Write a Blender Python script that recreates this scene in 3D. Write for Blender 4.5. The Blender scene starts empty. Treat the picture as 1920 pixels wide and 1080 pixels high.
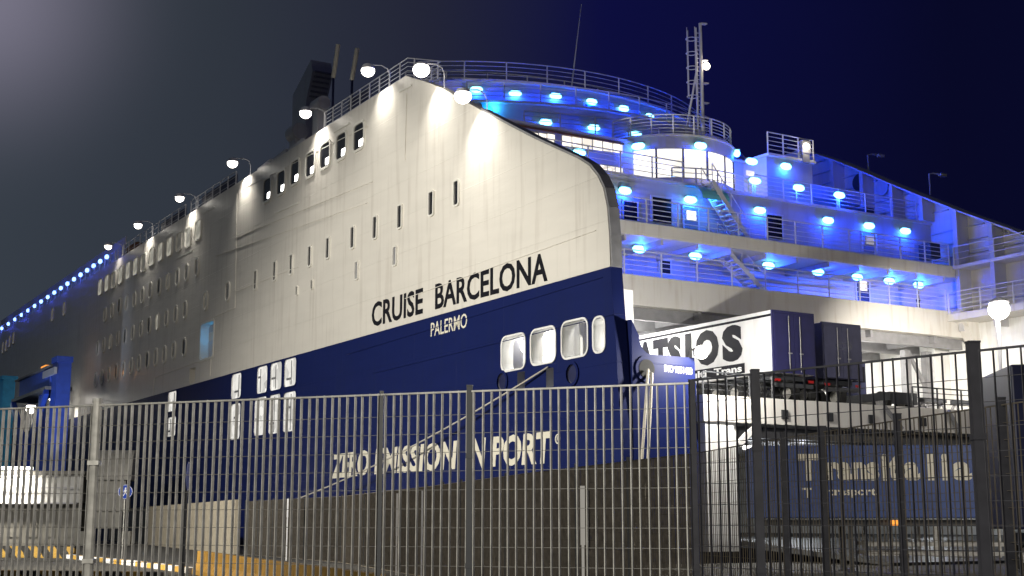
import bpy, bmesh, math, random
from mathutils import Vector, Matrix
from mathutils.geometry import tessellate_polygon
random.seed(7)
SC = bpy.context.scene
COL = SC.collection
R = math.radians
# ------------------------------------------------------------------ camera
FPX = 2500.0
PITCH = math.atan(440 / 2500)
EYE = 1.6
cam = bpy.data.cameras.new('camera')
cam.sensor_width = 36.0
cam.lens = FPX / 1920 * 36
cam.clip_end = 3000
co = bpy.data.objects.new('camera', cam)
COL.objects.link(co)
co.location = (0, 0, EYE)
co.rotation_euler = (R(90) + PITCH, 0, 0)
SC.camera = co
# ------------------------------------------------------------------ world, night sky
w = bpy.data.worlds.new('World')
SC.world = w
w.use_nodes = True
nt = w.node_tree
bg = nt.nodes['Background']
tc = nt.nodes.new('ShaderNodeTexCoord')
sep = nt.nodes.new('ShaderNodeSeparateXYZ')
nt.links.new(tc.outputs['Generated'], sep.inputs[0])
rmp = nt.nodes.new('ShaderNodeValToRGB')
e = rmp.color_ramp.elements
e[0].position, e[0].color = 0.32, (0.041, 0.052, 0.068, 1)
e[1].position, e[1].color = 0.68, (0.0024, 0.0028, 0.0195, 1)
for p, c in ((0.42, (0.029, 0.036, 0.050, 1)), (0.49, (0.0165, 0.0185, 0.038, 1)), (0.56, (0.004, 0.0045, 0.047, 1))):
    k = e.new(p); k.color = c
mp = nt.nodes.new('ShaderNodeMapRange')
mp.inputs['From Min'].default_value = -1
mp.inputs['From Max'].default_value = 1
nt.links.new(sep.outputs['X'], mp.inputs['Value'])
nz = nt.nodes.new('ShaderNodeTexNoise')
nz.inputs['Scale'].default_value = 3.0
nz.inputs['Detail'].default_value = 3.0
mx = nt.nodes.new('ShaderNodeMath'); mx.operation = 'MULTIPLY_ADD'
mx.inputs[1].default_value = 0.045
nt.links.new(tc.outputs['Generated'], nz.inputs['Vector'])
nt.links.new(nz.outputs['Fac'], mx.inputs[0])
nt.links.new(mp.outputs[0], mx.inputs[2])
nt.links.new(mx.outputs[0], rmp.inputs['Fac'])
sky = nt.nodes.new('ShaderNodeTexSky')
sky.sky_type = 'NISHITA'
sky.sun_disc = False
sky.sun_elevation = R(-8)
sky.sun_rotation = R(200)
skm = nt.nodes.new('ShaderNodeMixRGB'); skm.blend_type = 'ADD'
skm.inputs['Fac'].default_value = 0.05
gl = nt.nodes.new('ShaderNodeVectorMath'); gl.operation = 'DOT_PRODUCT'
gl.inputs[1].default_value = Vector((-1020.0, 2363.4, 994.6)).normalized()
nt.links.new(tc.outputs['Generated'], gl.inputs[0])
gr = nt.nodes.new('ShaderNodeMapRange'); gr.interpolation_type = 'LINEAR'
gr.inputs['From Min'].default_value = 0.978; gr.inputs['From Max'].default_value = 1.0
nt.links.new(gl.outputs['Value'], gr.inputs['Value'])
gm = nt.nodes.new('ShaderNodeMixRGB'); gm.blend_type = 'ADD'
gp_ = nt.nodes.new('ShaderNodeMath'); gp_.operation = 'POWER'; gp_.inputs[1].default_value = 6.0
nt.links.new(gr.outputs[0], gp_.inputs[0])
nt.links.new(gp_.outputs[0], gm.inputs['Fac']); nt.links.new(rmp.outputs['Color'], gm.inputs['Color1'])
gm.inputs['Color2'].default_value = (0.15, 0.13, 0.175, 1)
nt.links.new(gm.outputs['Color'], skm.inputs['Color1'])
nt.links.new(sky.outputs['Color'], skm.inputs['Color2'])
nt.links.new(skm.outputs['Color'], bg.inputs['Color'])
bg.inputs['Strength'].default_value = 1.0
# ------------------------------------------------------------------ exposure
SC.view_settings.view_transform = 'Standard'
SC.view_settings.look = 'None'
SC.view_settings.exposure = 0
SC.view_settings.gamma = 1
SC.cycles.max_bounces = 5
SC.cycles.diffuse_bounces = 3
SC.cycles.use_denoising = True
SC.cycles.sample_clamp_indirect = 4
SC.cycles.caustics_reflective = False
SC.cycles.caustics_refractive = False
# ------------------------------------------------------------------ the ship's own axes: x to starboard, y forward, z up
LD = Vector((-1517 / 2538.4, 1.0)).normalized()
TD = Vector((LD.y, -LD.x))
SO = Vector((0.0815 * 55, 55.0))
HEAD = math.atan2(TD.y, TD.x)
def to_ship(p):
    d = Vector((p[0] - SO.x, p[1] - SO.y))
    return Vector((d.dot(TD), d.dot(LD), p[2]))
def to_world(x, y, z):
    q = SO + x * TD + y * LD
    return Vector((q.x, q.y, z))
EYES = to_ship((0, 0, EYE))
cP, sP = math.cos(PITCH), math.sin(PITCH)
def ray(px, py):
    X, U = px - 960, 540 - py
    return Vector((X, FPX * cP - U * sP, FPX * sP + U * cP))
def sx(px, py, x=0.0):          # sight line met with the ship plane x = const
    r = ray(px, py); r2 = Vector((r.x, r.y))
    t = (x - EYES.x) / r2.dot(TD)
    return to_ship((r.x * t, r.y * t, EYE + r.z * t))
def sy(px, py, y):
    r = ray(px, py); r2 = Vector((r.x, r.y))
    t = (y - EYES.y) / r2.dot(LD)
    return to_ship((r.x * t, r.y * t, EYE + r.z * t))
def wd(px, py, d):              # world point at depth d
    r = ray(px, py)
    return Vector((r.x / r.y * d, d, EYE + r.z / r.y * d))

# ------------------------------------------------------------------ materials
def new_mat(name):
    m = bpy.data.materials.new(name); m.use_nodes = True
    return m, m.node_tree, m.node_tree.nodes['Principled BSDF']
def plain(name, col, rough=0.5, metal=0.0, var=0.12, scale=2.0, bump=0.0, bscale=20.0, dirt=None, dscale=1.0):
    m, nt, b = new_mat(name)
    b.inputs['Roughness'].default_value = rough
    b.inputs['Metallic'].default_value = metal
    t = nt.nodes.new('ShaderNodeTexCoord')
    n = nt.nodes.new('ShaderNodeTexNoise'); n.inputs['Scale'].default_value = scale; n.inputs['Detail'].default_value = 5
    nt.links.new(t.outputs['Object'], n.inputs['Vector'])
    r = nt.nodes.new('ShaderNodeValToRGB')
    r.color_ramp.elements[0].position = 0.3; r.color_ramp.elements[1].position = 0.7
    r.color_ramp.elements[0].color = [c * (1 - var) for c in col] + [1]
    r.color_ramp.elements[1].color = [min(1, c * (1 + var)) for c in col] + [1]
    nt.links.new(n.outputs['Fac'], r.inputs['Fac'])
    out = r.outputs['Color']
    if dirt:
        mpn = nt.nodes.new('ShaderNodeMapping'); mpn.inputs['Scale'].default_value = (dscale, dscale, dscale * 0.12)
        nt.links.new(t.outputs['Object'], mpn.inputs['Vector'])
        n2 = nt.nodes.new('ShaderNodeTexNoise'); n2.inputs['Scale'].default_value = 2.0; n2.inputs['Detail'].default_value = 6
        nt.links.new(mpn.outputs[0], n2.inputs['Vector'])
        r2 = nt.nodes.new('ShaderNodeValToRGB')
        r2.color_ramp.elements[0].position = 0.52; r2.color_ramp.elements[1].position = 0.72
        nt.links.new(n2.outputs['Fac'], r2.inputs['Fac'])
        mixn = nt.nodes.new('ShaderNodeMixRGB')
        mul = nt.nodes.new('ShaderNodeMath'); mul.operation = 'MULTIPLY'; mul.inputs[1].default_value = dirt[3]
        nt.links.new(r2.outputs['Color'], mul.inputs[0])
        nt.links.new(mul.outputs[0], mixn.inputs['Fac'])
        nt.links.new(out, mixn.inputs['Color1'])
        mixn.inputs['Color2'].default_value = (dirt[0], dirt[1], dirt[2], 1)
        out = mixn.outputs['Color']
    nt.links.new(out, b.inputs['Base Color'])
    if bump:
        n3 = nt.nodes.new('ShaderNodeTexNoise'); n3.inputs['Scale'].default_value = bscale; n3.inputs['Detail'].default_value = 4
        nt.links.new(t.outputs['Object'], n3.inputs['Vector'])
        bm_ = nt.nodes.new('ShaderNodeBump'); bm_.inputs['Strength'].default_value = bump; bm_.inputs['Distance'].default_value = 0.05
        nt.links.new(n3.outputs['Fac'], bm_.inputs['Height'])
        nt.links.new(bm_.outputs[0], b.inputs['Normal'])
    return m
def emit(name, col, strength):
    m, nt, b = new_mat(name)
    b.inputs['Base Color'].default_value = (col[0] * 0.5, col[1] * 0.5, col[2] * 0.5, 1)
    b.inputs['Emission Color'].default_value = (*col, 1)
    b.inputs['Emission Strength'].default_value = strength
    b.inputs['Roughness'].default_value = 0.3
    return m
def room(name, col, strength, scale=1.2):      # lit window: uneven furnishings seen behind the pane
    m, nt, b = new_mat(name)
    t = nt.nodes.new('ShaderNodeTexCoord')
    n = nt.nodes.new('ShaderNodeTexVoronoi'); n.inputs['Scale'].default_value = scale
    nt.links.new(t.outputs['Object'], n.inputs['Vector'])
    r = nt.nodes.new('ShaderNodeMapRange')
    r.inputs['From Min'].default_value = 0; r.inputs['From Max'].default_value = 1
    r.inputs['To Min'].default_value = 0.45 * strength; r.inputs['To Max'].default_value = 1.25 * strength
    nt.links.new(n.outputs['Color'], r.inputs['Value'])
    b.inputs['Base Color'].default_value = (0.05, 0.05, 0.05, 1)
    b.inputs['Emission Color'].default_value = (*col, 1)
    nt.links.new(r.outputs[0], b.inputs['Emission Strength'])
    b.inputs['Roughness'].default_value = 0.15
    return m
def hull_paint(name, col, rough, coat, seam=0.45, wave=0.95, dirt=(0.28, 0.23, 0.18, 0.38), var=0.07, spec=0.5):
    m, nt, b = new_mat(name)
    b.inputs['Roughness'].default_value = rough
    b.inputs['Coat Weight'].default_value = coat
    b.inputs['Coat Roughness'].default_value = 0.25
    b.inputs['Specular IOR Level'].default_value = spec
    t = nt.nodes.new('ShaderNodeTexCoord')
    s = nt.nodes.new('ShaderNodeSeparateXYZ'); nt.links.new(t.outputs['Object'], s.inputs[0])
    cmb = nt.nodes.new('ShaderNodeCombineXYZ')
    nt.links.new(s.outputs['Y'], cmb.inputs['X']); nt.links.new(s.outputs['Z'], cmb.inputs['Y'])
    br = nt.nodes.new('ShaderNodeTexBrick')
    br.inputs['Scale'].default_value = 1.0
    br.inputs['Brick Width'].default_value = 9.5
    br.inputs['Row Height'].default_value = 2.05
    br.inputs['Mortar Size'].default_value = 0.022
    br.inputs['Mortar Smooth'].default_value = 0.6
    nt.links.new(cmb.outputs[0], br.inputs['Vector'])
    mpn = nt.nodes.new('ShaderNodeMapping'); mpn.inputs['Scale'].default_value = (0.25, 1.1, 1)
    nt.links.new(cmb.outputs[0], mpn.inputs['Vector'])
    n = nt.nodes.new('ShaderNodeTexNoise'); n.inputs['Scale'].default_value = 1.3; n.inputs['Detail'].default_value = 4
    nt.links.new(mpn.outputs[0], n.inputs['Vector'])
    # frames show through the plating as faint ripples about 0.8 m apart
    wv = nt.nodes.new('ShaderNodeTexWave'); wv.inputs['Scale'].default_value = 0.37; wv.inputs['Distortion'].default_value = 3.0
    wv.inputs['Detail'].default_value = 2; wv.inputs['Detail Scale'].default_value = 0.6
    nt.links.new(cmb.outputs[0], wv.inputs['Vector'])
    a1 = nt.nodes.new('ShaderNodeMath'); a1.operation = 'MULTIPLY_ADD'; a1.inputs[1].default_value = wave
    nt.links.new(n.outputs['Fac'], a1.inputs[0])
    a0 = nt.nodes.new('ShaderNodeMath'); a0.operation = 'MULTIPLY'; a0.inputs[1].default_value = wave * 0.12
    nt.links.new(wv.outputs['Fac'], a0.inputs[0]); nt.links.new(a0.outputs[0], a1.inputs[2])
    a2 = nt.nodes.new('ShaderNodeMath'); a2.operation = 'MULTIPLY_ADD'; a2.inputs[1].default_value = seam
    nt.links.new(br.outputs['Fac'], a2.inputs[0]); nt.links.new(a1.outputs[0], a2.inputs[2])
    bu = nt.nodes.new('ShaderNodeBump'); bu.inputs['Strength'].default_value = 0.6; bu.inputs['Distance'].default_value = 0.06
    nt.links.new(a2.outputs[0], bu.inputs['Height']); nt.links.new(bu.outputs[0], b.inputs['Normal'])
    nt.links.new(bu.outputs[0], b.inputs['Coat Normal'])
    m3 = nt.nodes.new('ShaderNodeMapping'); m3.inputs['Scale'].default_value = (1.4, 0.10, 1)
    nt.links.new(cmb.outputs[0], m3.inputs['Vector'])
    n2 = nt.nodes.new('ShaderNodeTexNoise'); n2.inputs['Scale'].default_value = 1.6; n2.inputs['Detail'].default_value = 7
    nt.links.new(m3.outputs[0], n2.inputs['Vector'])
    r2 = nt.nodes.new('ShaderNodeMapRange'); r2.inputs['From Min'].default_value = 0.52; r2.inputs['From Max'].default_value = 0.8
    r2.inputs['To Max'].default_value = dirt[3]
    nt.links.new(n2.outputs['Fac'], r2.inputs['Value'])
    r1 = nt.nodes.new('ShaderNodeValToRGB')
    r1.color_ramp.elements[0].color = [c * (1 - var) for c in col] + [1]
    r1.color_ramp.elements[1].color = [c * (1 + var) for c in col] + [1]
    nt.links.new(n.outputs['Fac'], r1.inputs['Fac'])
    mixn = nt.nodes.new('ShaderNodeMixRGB')
    nt.links.new(r2.outputs[0], mixn.inputs['Fac']); nt.links.new(r1.outputs['Color'], mixn.inputs['Color1'])
    mixn.inputs['Color2'].default_value = (*dirt[:3], 1)
    nt.links.new(mixn.outputs['Color'], b.inputs['Base Color'])
    return m
def striped(name, c1, c2, period, axis=(1, 0, 1), rough=0.6):
    m, nt, b = new_mat(name)
    t = nt.nodes.new('ShaderNodeTexCoord')
    v = nt.nodes.new('ShaderNodeVectorMath'); v.operation = 'DOT_PRODUCT'
    v.inputs[1].default_value = axis
    nt.links.new(t.outputs['Object'], v.inputs[0])
    a = nt.nodes.new('ShaderNodeMath'); a.operation = 'MULTIPLY'; a.inputs[1].default_value = 1 / period
    f = nt.nodes.new('ShaderNodeMath'); f.operation = 'FRACT'
    g = nt.nodes.new('ShaderNodeMath'); g.operation = 'GREATER_THAN'; g.inputs[1].default_value = 0.5
    nt.links.new(v.outputs['Value'], a.inputs[0]); nt.links.new(a.outputs[0], f.inputs[0]); nt.links.new(f.outputs[0], g.inputs[0])
    mixn = nt.nodes.new('ShaderNodeMixRGB')
    nt.links.new(g.outputs[0], mixn.inputs['Fac'])
    mixn.inputs['Color1'].default_value = (*c1, 1); mixn.inputs['Color2'].default_value = (*c2, 1)
    n = nt.nodes.new('ShaderNodeTexNoise'); n.inputs['Scale'].default_value = 6; n.inputs['Detail'].default_value = 6
    nt.links.new(t.outputs['Object'], n.inputs['Vector'])
    mu = nt.nodes.new('ShaderNodeMixRGB'); mu.blend_type = 'MULTIPLY'; mu.inputs['Fac'].default_value = 0.6
    nt.links.new(mixn.outputs[0], mu.inputs['Color1']); nt.links.new(n.outputs['Fac'], mu.inputs['Color2'])
    nt.links.new(mu.outputs[0], b.inputs['Base Color'])
    b.inputs['Roughness'].default_value = rough
    return m
M = dict(
    white=hull_paint('white_hull_paint', (0.66, 0.63, 0.57), 0.42, 0.15),
    navy=hull_paint('navy_hull_paint', (0.0075, 0.0135, 0.078), 0.45, 0.0, spec=0.10, seam=0.3, wave=0.22, dirt=(0.012, 0.018, 0.06, 0.5), var=0.12),
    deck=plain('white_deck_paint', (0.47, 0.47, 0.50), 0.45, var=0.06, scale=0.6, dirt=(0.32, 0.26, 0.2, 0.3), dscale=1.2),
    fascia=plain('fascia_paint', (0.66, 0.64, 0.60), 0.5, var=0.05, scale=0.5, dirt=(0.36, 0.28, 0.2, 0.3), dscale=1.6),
    floor=plain('green_deck_coating', (0.16, 0.18, 0.19), 0.6, var=0.15),
    rail=plain('white_rail_paint', (0.62, 0.62, 0.66), 0.4, var=0.04),
    frame=plain('window_frame_paint', (0.70, 0.68, 0.62), 0.35, var=0.05),
    glass=plain('dark_glass', (0.018, 0.018, 0.022), 0.08, var=0.2),
    curtain=room('curtained_lit_pane', (1.0, 0.95, 0.78), 0.34, 1.6),
    curtain_dim=room('dim_lit_pane', (1.0, 0.93, 0.75), 0.10, 1.6),
    lounge=room('lounge_lit_pane', (1.0, 0.92, 0.80), 1.5, 1.9),
    bay=room('bay_lit_pane', (1.0, 0.95, 0.84), 1.9, 0.8),
    ink=plain('black_lettering', (0.012, 0.012, 0.016), 0.5, var=0.1),
    cream=plain('cream_lettering', (0.72, 0.68, 0.56), 0.5, var=0.06),
    dark=plain('dark_steel', (0.03, 0.032, 0.036), 0.5, var=0.2),
    grey=plain('grey_steel', (0.22, 0.22, 0.23), 0.5, var=0.15),
    inner=plain('white_interior', (0.75, 0.75, 0.73), 0.55, var=0.08, scale=1.0, dirt=(0.45, 0.4, 0.34, 0.35), dscale=1.5),
    blue_glass=emit('blue_lamp_glass', (0.24, 0.80, 1.0), 5.0),
    strip_glass=emit('strip_lamp_glass', (0.22, 0.42, 1.0), 4.0),
    flood=emit('flood_glass', (1.0, 0.94, 0.84), 9.0),
    flood_dim=emit('dim_flood_glass', (1.0, 0.90, 0.74), 8.0),
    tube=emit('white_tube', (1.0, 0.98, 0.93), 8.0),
    awning=plain('pale_awning', (0.16, 0.55, 0.66), 0.5, var=0.05),  # cyan light from the lamp beneath is put into this colour
    galv=plain('galvanised_steel', (0.40, 0.39, 0.36), 0.42, 0.25, var=0.25, scale=9),
    blackbar=plain('dark_fence_paint', (0.035, 0.035, 0.042), 0.5, var=0.2, scale=9),  # backlit shade on the bars is put into this dark colour
    concrete=plain('pale_concrete', (0.42, 0.37, 0.28), 0.8, var=0.12, scale=3, bump=0.3, bscale=14, dirt=(0.2, 0.16, 0.11, 0.5), dscale=1.4),  # bright light on the fence end is put into this colour
    asphalt=plain('asphalt', (0.052, 0.05, 0.046), 0.8, var=0.35, scale=1.3, bump=0.4, bscale=60),
    water=plain('dark_water', (0.004, 0.007, 0.012), 0.08, var=0.1, bump=0.6, bscale=0.6),
    yellow=plain('yellow_barrier', (0.46, 0.27, 0.045), 0.6, var=0.2, scale=4, dirt=(0.12, 0.08, 0.03, 0.5), dscale=3),
    rope=plain('pale_rope', (0.45, 0.42, 0.36), 0.9, var=0.2, scale=30),
    container=plain('white_trailer_panel', (0.62, 0.62, 0.62), 0.4, var=0.05, dirt=(0.35, 0.33, 0.3, 0.25), dscale=1.5),
    navydoor=plain('navy_trailer_door', (0.012, 0.012, 0.075), 0.7, var=0.15),
    greydoor=plain('slate_trailer_door', (0.045, 0.047, 0.10), 0.7, var=0.15),
    bluebox=plain('blue_trailer_panel', (0.05, 0.085, 0.24), 0.45, var=0.12, dirt=(0.05, 0.05, 0.07, 0.4), dscale=1.5),
    darkbox=plain('dark_navy_panel', (0.012, 0.016, 0.06), 0.45, var=0.15),
    rubber=plain('tyre_rubber', (0.012, 0.012, 0.012), 0.8, var=0.2),
    signblue=plain('sign_blue', (0.012, 0.05, 0.36), 0.4, var=0.04),
    signwhite=plain('sign_white', (0.8, 0.8, 0.8), 0.4, var=0.02),
    rust=plain('rust_brown', (0.16, 0.07, 0.03), 0.8, var=0.3),
    steelblue=plain('blue_gantry_paint', (0.05, 0.12, 0.62), 0.4, var=0.1),
    cyanpaint=plain('cyan_paint', (0.03, 0.33, 0.60), 0.5, var=0.1),
    clad=plain('grey_cladding', (0.30, 0.29, 0.26), 0.55, var=0.15, scale=0.8, dirt=(0.12, 0.1, 0.08, 0.5), dscale=0.8),
    amber=emit('amber_lens', (1.0, 0.35, 0.05), 1.2),
    redlens=plain('red_lens', (0.3, 0.01, 0.01), 0.3),
)
M['rusty'] = plain('weathered_fence_steel', (0.125, 0.108, 0.085), 0.6, 0.1, var=0.3, scale=7)  # brown of the lamplight on the steel is put into this colour
M['tube_dim'] = emit('marker_strip', (1.0, 0.95, 0.86), 0.16)  # glow standing in for light through gaps in the fence
M['curtain_faint'] = room('faint_lit_pane', (1.0, 0.93, 0.8), 0.045, 1.6)
M['wire'] = plain('dull_wire', (0.13, 0.125, 0.115), 0.5, 0.2, var=0.2, scale=9)
M['stair_pane'] = room('lit_stairwell_pane', (1.0, 0.97, 0.90), 0.85, 1.7)
M['cyan_glass'] = emit('cyan_lamp_glass', (0.02, 0.42, 0.86), 0.9)
for k_i in ('ink',): M[k_i].node_tree.nodes['Principled BSDF'].inputs['Specular IOR Level'].default_value = 0.05
M['hazard'] = striped('hazard_stripes', (0.50, 0.30, 0.05), (0.02, 0.018, 0.015), 1.0)

# ------------------------------------------------------------------ mesh helpers
class MB:
    def __init__(s): s.v, s.f, s.m = [], [], []
    def add(s, vs, fs, mi=0):
        o = len(s.v); s.v += [tuple(p) for p in vs]
        s.f += [tuple(i + o for i in f) for f in fs]; s.m += [mi] * len(fs)
        return s
    def box(s, x0, y0, z0, x1, y1, z1, mi=0):
        v = [(x0, y0, z0), (x1, y0, z0), (x1, y1, z0), (x0, y1, z0), (x0, y0, z1), (x1, y0, z1), (x1, y1, z1), (x0, y1, z1)]
        return s.add(v, [(3, 2, 1, 0), (4, 5, 6, 7), (0, 1, 5, 4), (1, 2, 6, 5), (2, 3, 7, 6), (3, 0, 4, 7)], mi)
    def bar(s, p, q, a, b, up=(0, 0, 1), mi=0):      # rectangular bar; a across, b along up
        p, q = Vector(p), Vector(q); d = (q - p).normalized()
        u = Vector(up); c = d.cross(u)
        if c.length < 1e-5: c = d.cross(Vector((0, 1, 0)))
        c.normalize(); u = c.cross(d).normalized()
        c *= a / 2; u *= b / 2
        v = [p - c - u, p + c - u, p + c + u, p - c + u, q - c - u, q + c - u, q + c + u, q - c + u]
        return s.add(v, [(0, 1, 2, 3), (7, 6, 5, 4), (1, 0, 4, 5), (2, 1, 5, 6), (3, 2, 6, 7), (0, 3, 7, 4)], mi)
    def tube(s, pts, r, n=8, mi=0, cap=True):
        pts = [Vector(p) for p in pts]; rings = []
        rs = r if isinstance(r, (list, tuple)) else [r] * len(pts)
        for i, p in enumerate(pts):
            d = (pts[min(i + 1, len(pts) - 1)] - pts[max(i - 1, 0)]).normalized()
            a = d.cross(Vector((0, 0, 1)))
            if a.length < 1e-3: a = Vector((1, 0, 0))
            a.normalize(); b = a.cross(d)
            rings.append([p + rs[i] * (math.cos(k * 2 * math.pi / n) * a + math.sin(k * 2 * math.pi / n) * b) for k in range(n)])
        vs = [q for rg in rings for q in rg]; fs = []
        for i in range(len(pts) - 1):
            for k in range(n):
                fs.append((i * n + k, (i + 1) * n + k, (i + 1) * n + (k + 1) % n, i * n + (k + 1) % n))
        if cap:
            fs.append(tuple(range(n))); fs.append(tuple((len(pts) - 1) * n + k for k in reversed(range(n))))
        return s.add(vs, fs, mi)
    def prism(s, poly, z0, z1, mi=0):                # plan polygon (x, y), extruded in z
        n = len(poly)
        vs = [(x, y, z0) for x, y in poly] + [(x, y, z1) for x, y in poly]
        fs = [tuple(range(n))[::-1], tuple(range(n, 2 * n))] + [(i, (i + 1) % n, n + (i + 1) % n, n + i) for i in range(n)]
        return s.add(vs, fs, mi)
    def plate(s, outer, holes, x0, x1, mi=0, rim=None):   # (y, z) outline with holes, thickness x0..x1
        loops = [outer] + list(holes)
        tris = tessellate_polygon([[Vector((a, b, 0)) for a, b in lp] for lp in loops])
        flat = [p for lp in loops for p in lp]; n = len(flat)
        vs = [(x0, a, b) for a, b in flat] + [(x1, a, b) for a, b in flat]
        fs = []
        for t in tris:
            a, b, c = [flat[i] for i in t]
            ar = (b[0] - a[0]) * (c[1] - a[1]) - (b[1] - a[1]) * (c[0] - a[0])
            t = tuple(t) if ar < 0 else tuple(reversed(t))
            fs.append(t); fs.append(tuple(i + n for i in reversed(t)))
        s.add(vs, fs, mi)
        o = len(s.v) - 2 * n; k = 0; rf = []
        for lp in loops:
            for i in range(len(lp)):
                a, b = k + i, k + (i + 1) % len(lp)
                rf.append((o + a, o + b, o + n + b, o + n + a))
            k += len(lp)
        s.f += rf; s.m += [mi] * len(outer) + [mi if rim is None else rim] * (len(rf) - len(outer))
        return s
    def ring(s, outer, inner, x0, x1, mi=0):          # frame between two outlines of equal length, (y, z)
        n = len(outer)
        vs = [(x, a, b) for x in (x0, x1) for lp in (outer, inner) for a, b in lp]
        fs = []
        for i in range(n):
            j = (i + 1) % n
            fs += [(i, j, n + j, n + i), (2 * n + i, 3 * n + i, 3 * n + j, 2 * n + j), (i, 2 * n + i, 2 * n + j, j), (n + i, n + j, 3 * n + j, 3 * n + i)]
        return s.add(vs, fs, mi)
    def ball(s, c, r, n=12, mi=0, sc=(1, 1, 1)):
        c = Vector(c); vs = []; m = n // 2
        for i in range(m + 1):
            th = math.pi * i / m
            for k in range(n):
                ph = 2 * math.pi * k / n
                vs.append((c.x + r * sc[0] * math.sin(th) * math.cos(ph), c.y + r * sc[1] * math.sin(th) * math.sin(ph), c.z + r * sc[2] * math.cos(th)))
        fs = [(i * n + k, (i + 1) * n + k, (i + 1) * n + (k + 1) % n, i * n + (k + 1) % n) for i in range(m) for k in range(n)]
        return s.add(vs, fs, mi)
    def lathe(s, c, prof, n=20, axis='z', mi=0):      # profile of (radius, height) about an axis through c
        c = Vector(c); vs = []
        for r, h in prof:
            for k in range(n):
                a = 2 * math.pi * k / n; x, y = r * math.cos(a), r * math.sin(a)
                vs.append(c + (Vector((x, y, h)) if axis == 'z' else Vector((h, x, y)) if axis == 'x' else Vector((y, h, x))))
        fs = [(i * n + k, i * n + (k + 1) % n, (i + 1) * n + (k + 1) % n, (i + 1) * n + k) for i in range(len(prof) - 1) for k in range(n)]
        fs += [tuple(range(n))[::-1], tuple((len(prof) - 1) * n + k for k in range(n))]
        return s.add(vs, fs, mi)
    def build(s, name, mat, parent=None, bevel=0, smooth=False, loc=None):
        me = bpy.data.meshes.new(name)
        me.from_pydata(s.v, [], s.f)
        for m in (mat if isinstance(mat, (list, tuple)) else [mat]): me.materials.append(M[m] if isinstance(m, str) else m)
        me.polygons.foreach_set('material_index', s.m)
        if smooth: me.polygons.foreach_set('use_smooth', [True] * len(me.polygons))
        bm = bmesh.new(); bm.from_mesh(me)
        bmesh.ops.remove_doubles(bm, verts=bm.verts, dist=1e-5) if smooth else None
        bmesh.ops.recalc_face_normals(bm, faces=bm.faces); bm.to_mesh(me); bm.free()
        o = bpy.data.objects.new(name, me); COL.objects.link(o)
        if parent: o.parent = parent
        if loc is not None: o.location = loc
        if bevel:
            b = o.modifiers.new('bevel', 'BEVEL'); b.width = bevel; b.segments = 2; b.limit_method = 'ANGLE'
        return o
def thing(name, label, cat, loc=(0, 0, 0), rz=0.0, group=None):
    o = bpy.data.objects.new(name, None); COL.objects.link(o)
    o.empty_display_size = 0.3
    o.location = loc; o.rotation_euler = (0, 0, rz)
    o['label'] = label; o['category'] = cat
    if group: o['group'] = group
    return o
def tag(o, label, cat, group=None):
    o['label'] = label; o['category'] = cat
    if group: o['group'] = group
    return o
def struct(o): o['kind'] = 'structure'; return o
def rr(a0, a1, b0, b1, r, n=4):
    r = min(r, abs(a1 - a0) / 2 - 1e-3, abs(b1 - b0) / 2 - 1e-3); pts = []
    for ca, cb, st in ((a1 - r, b1 - r, 0), (a0 + r, b1 - r, 90), (a0 + r, b0 + r, 180), (a1 - r, b0 + r, 270)):
        for k in range(n + 1):
            t = R(st + 90 * k / n); pts.append((ca + r * math.cos(t), cb + r * math.sin(t)))
    return pts
def circ(a, b, r, n=16): return [(a + r * math.cos(2 * math.pi * k / n), b + r * math.sin(2 * math.pi * k / n)) for k in range(n)]
def lamp(name, kind, loc, power, color, parent=None, radius=0.1, target=None, angle=90, blend=1.0):
    l = bpy.data.lights.new(name, kind); l.energy = power; l.color = color; l.shadow_soft_size = radius
    o = bpy.data.objects.new(name, l); COL.objects.link(o); o.location = loc
    if parent: o.parent = parent
    if kind == 'SPOT':
        l.spot_size = R(angle); l.spot_blend = blend
        o.rotation_euler = (Vector(target) - Vector(loc)).to_track_quat('-Z', 'Y').to_euler()
    return o
def lettering(body, name, fn, mat, parent, bold=0.0, depth=0.012, shear=0.0):
    """fn maps (s, t, h) with s, t in 0..1 over the word's box and h the height off the surface to a point"""
    cu = bpy.data.curves.new(name, 'FONT'); cu.body = body; cu.size = 1; cu.offset = bold; cu.shear = shear; cu.resolution_u = 3
    to = bpy.data.objects.new(name, cu); COL.objects.link(to)
    me = bpy.data.meshes.new_from_object(to)
    bpy.data.objects.remove(to)
    xs = [v.co.x for v in me.vertices]; ys = [v.co.y for v in me.vertices]
    x0, x1, y0, y1 = min(xs), max(xs), min(ys), max(ys)
    vs = [((v.co.x - x0) / (x1 - x0), (v.co.y - y0) / (y1 - y0)) for v in me.vertices]
    fs = [tuple(p.vertices) for p in me.polygons]
    cnt = {}
    for f in fs:
        for i in range(len(f)):
            a, b = f[i], f[(i + 1) % len(f)]; cnt[(min(a, b), max(a, b))] = cnt.get((min(a, b), max(a, b)), 0) + 1
    n = len(vs)
    top = [fn(a, b, depth) for a, b in vs]; bot = [fn(a, b, 0.002) for a, b in vs]
    mb = MB(); mb.add(top + bot, fs + [(a, b, b + n, a + n) for (a, b), c in cnt.items() if c == 1])
    bpy.data.meshes.remove(me)
    return mb.build(name, mat, parent)

# ================================================================== THE FERRY
ferry = thing('ferry', 'huge white ferry with navy lower hull and blue-lit open stern decks, moored behind the fences', 'ferry', (SO.x, SO.y, 0), HEAD)
BEAM = 30.4
ZB = 12.3                       # where white meets navy
def hull_frame_pts(px): return [(sx(x, y).y, sx(x, y).z) for x, y in px]
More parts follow.
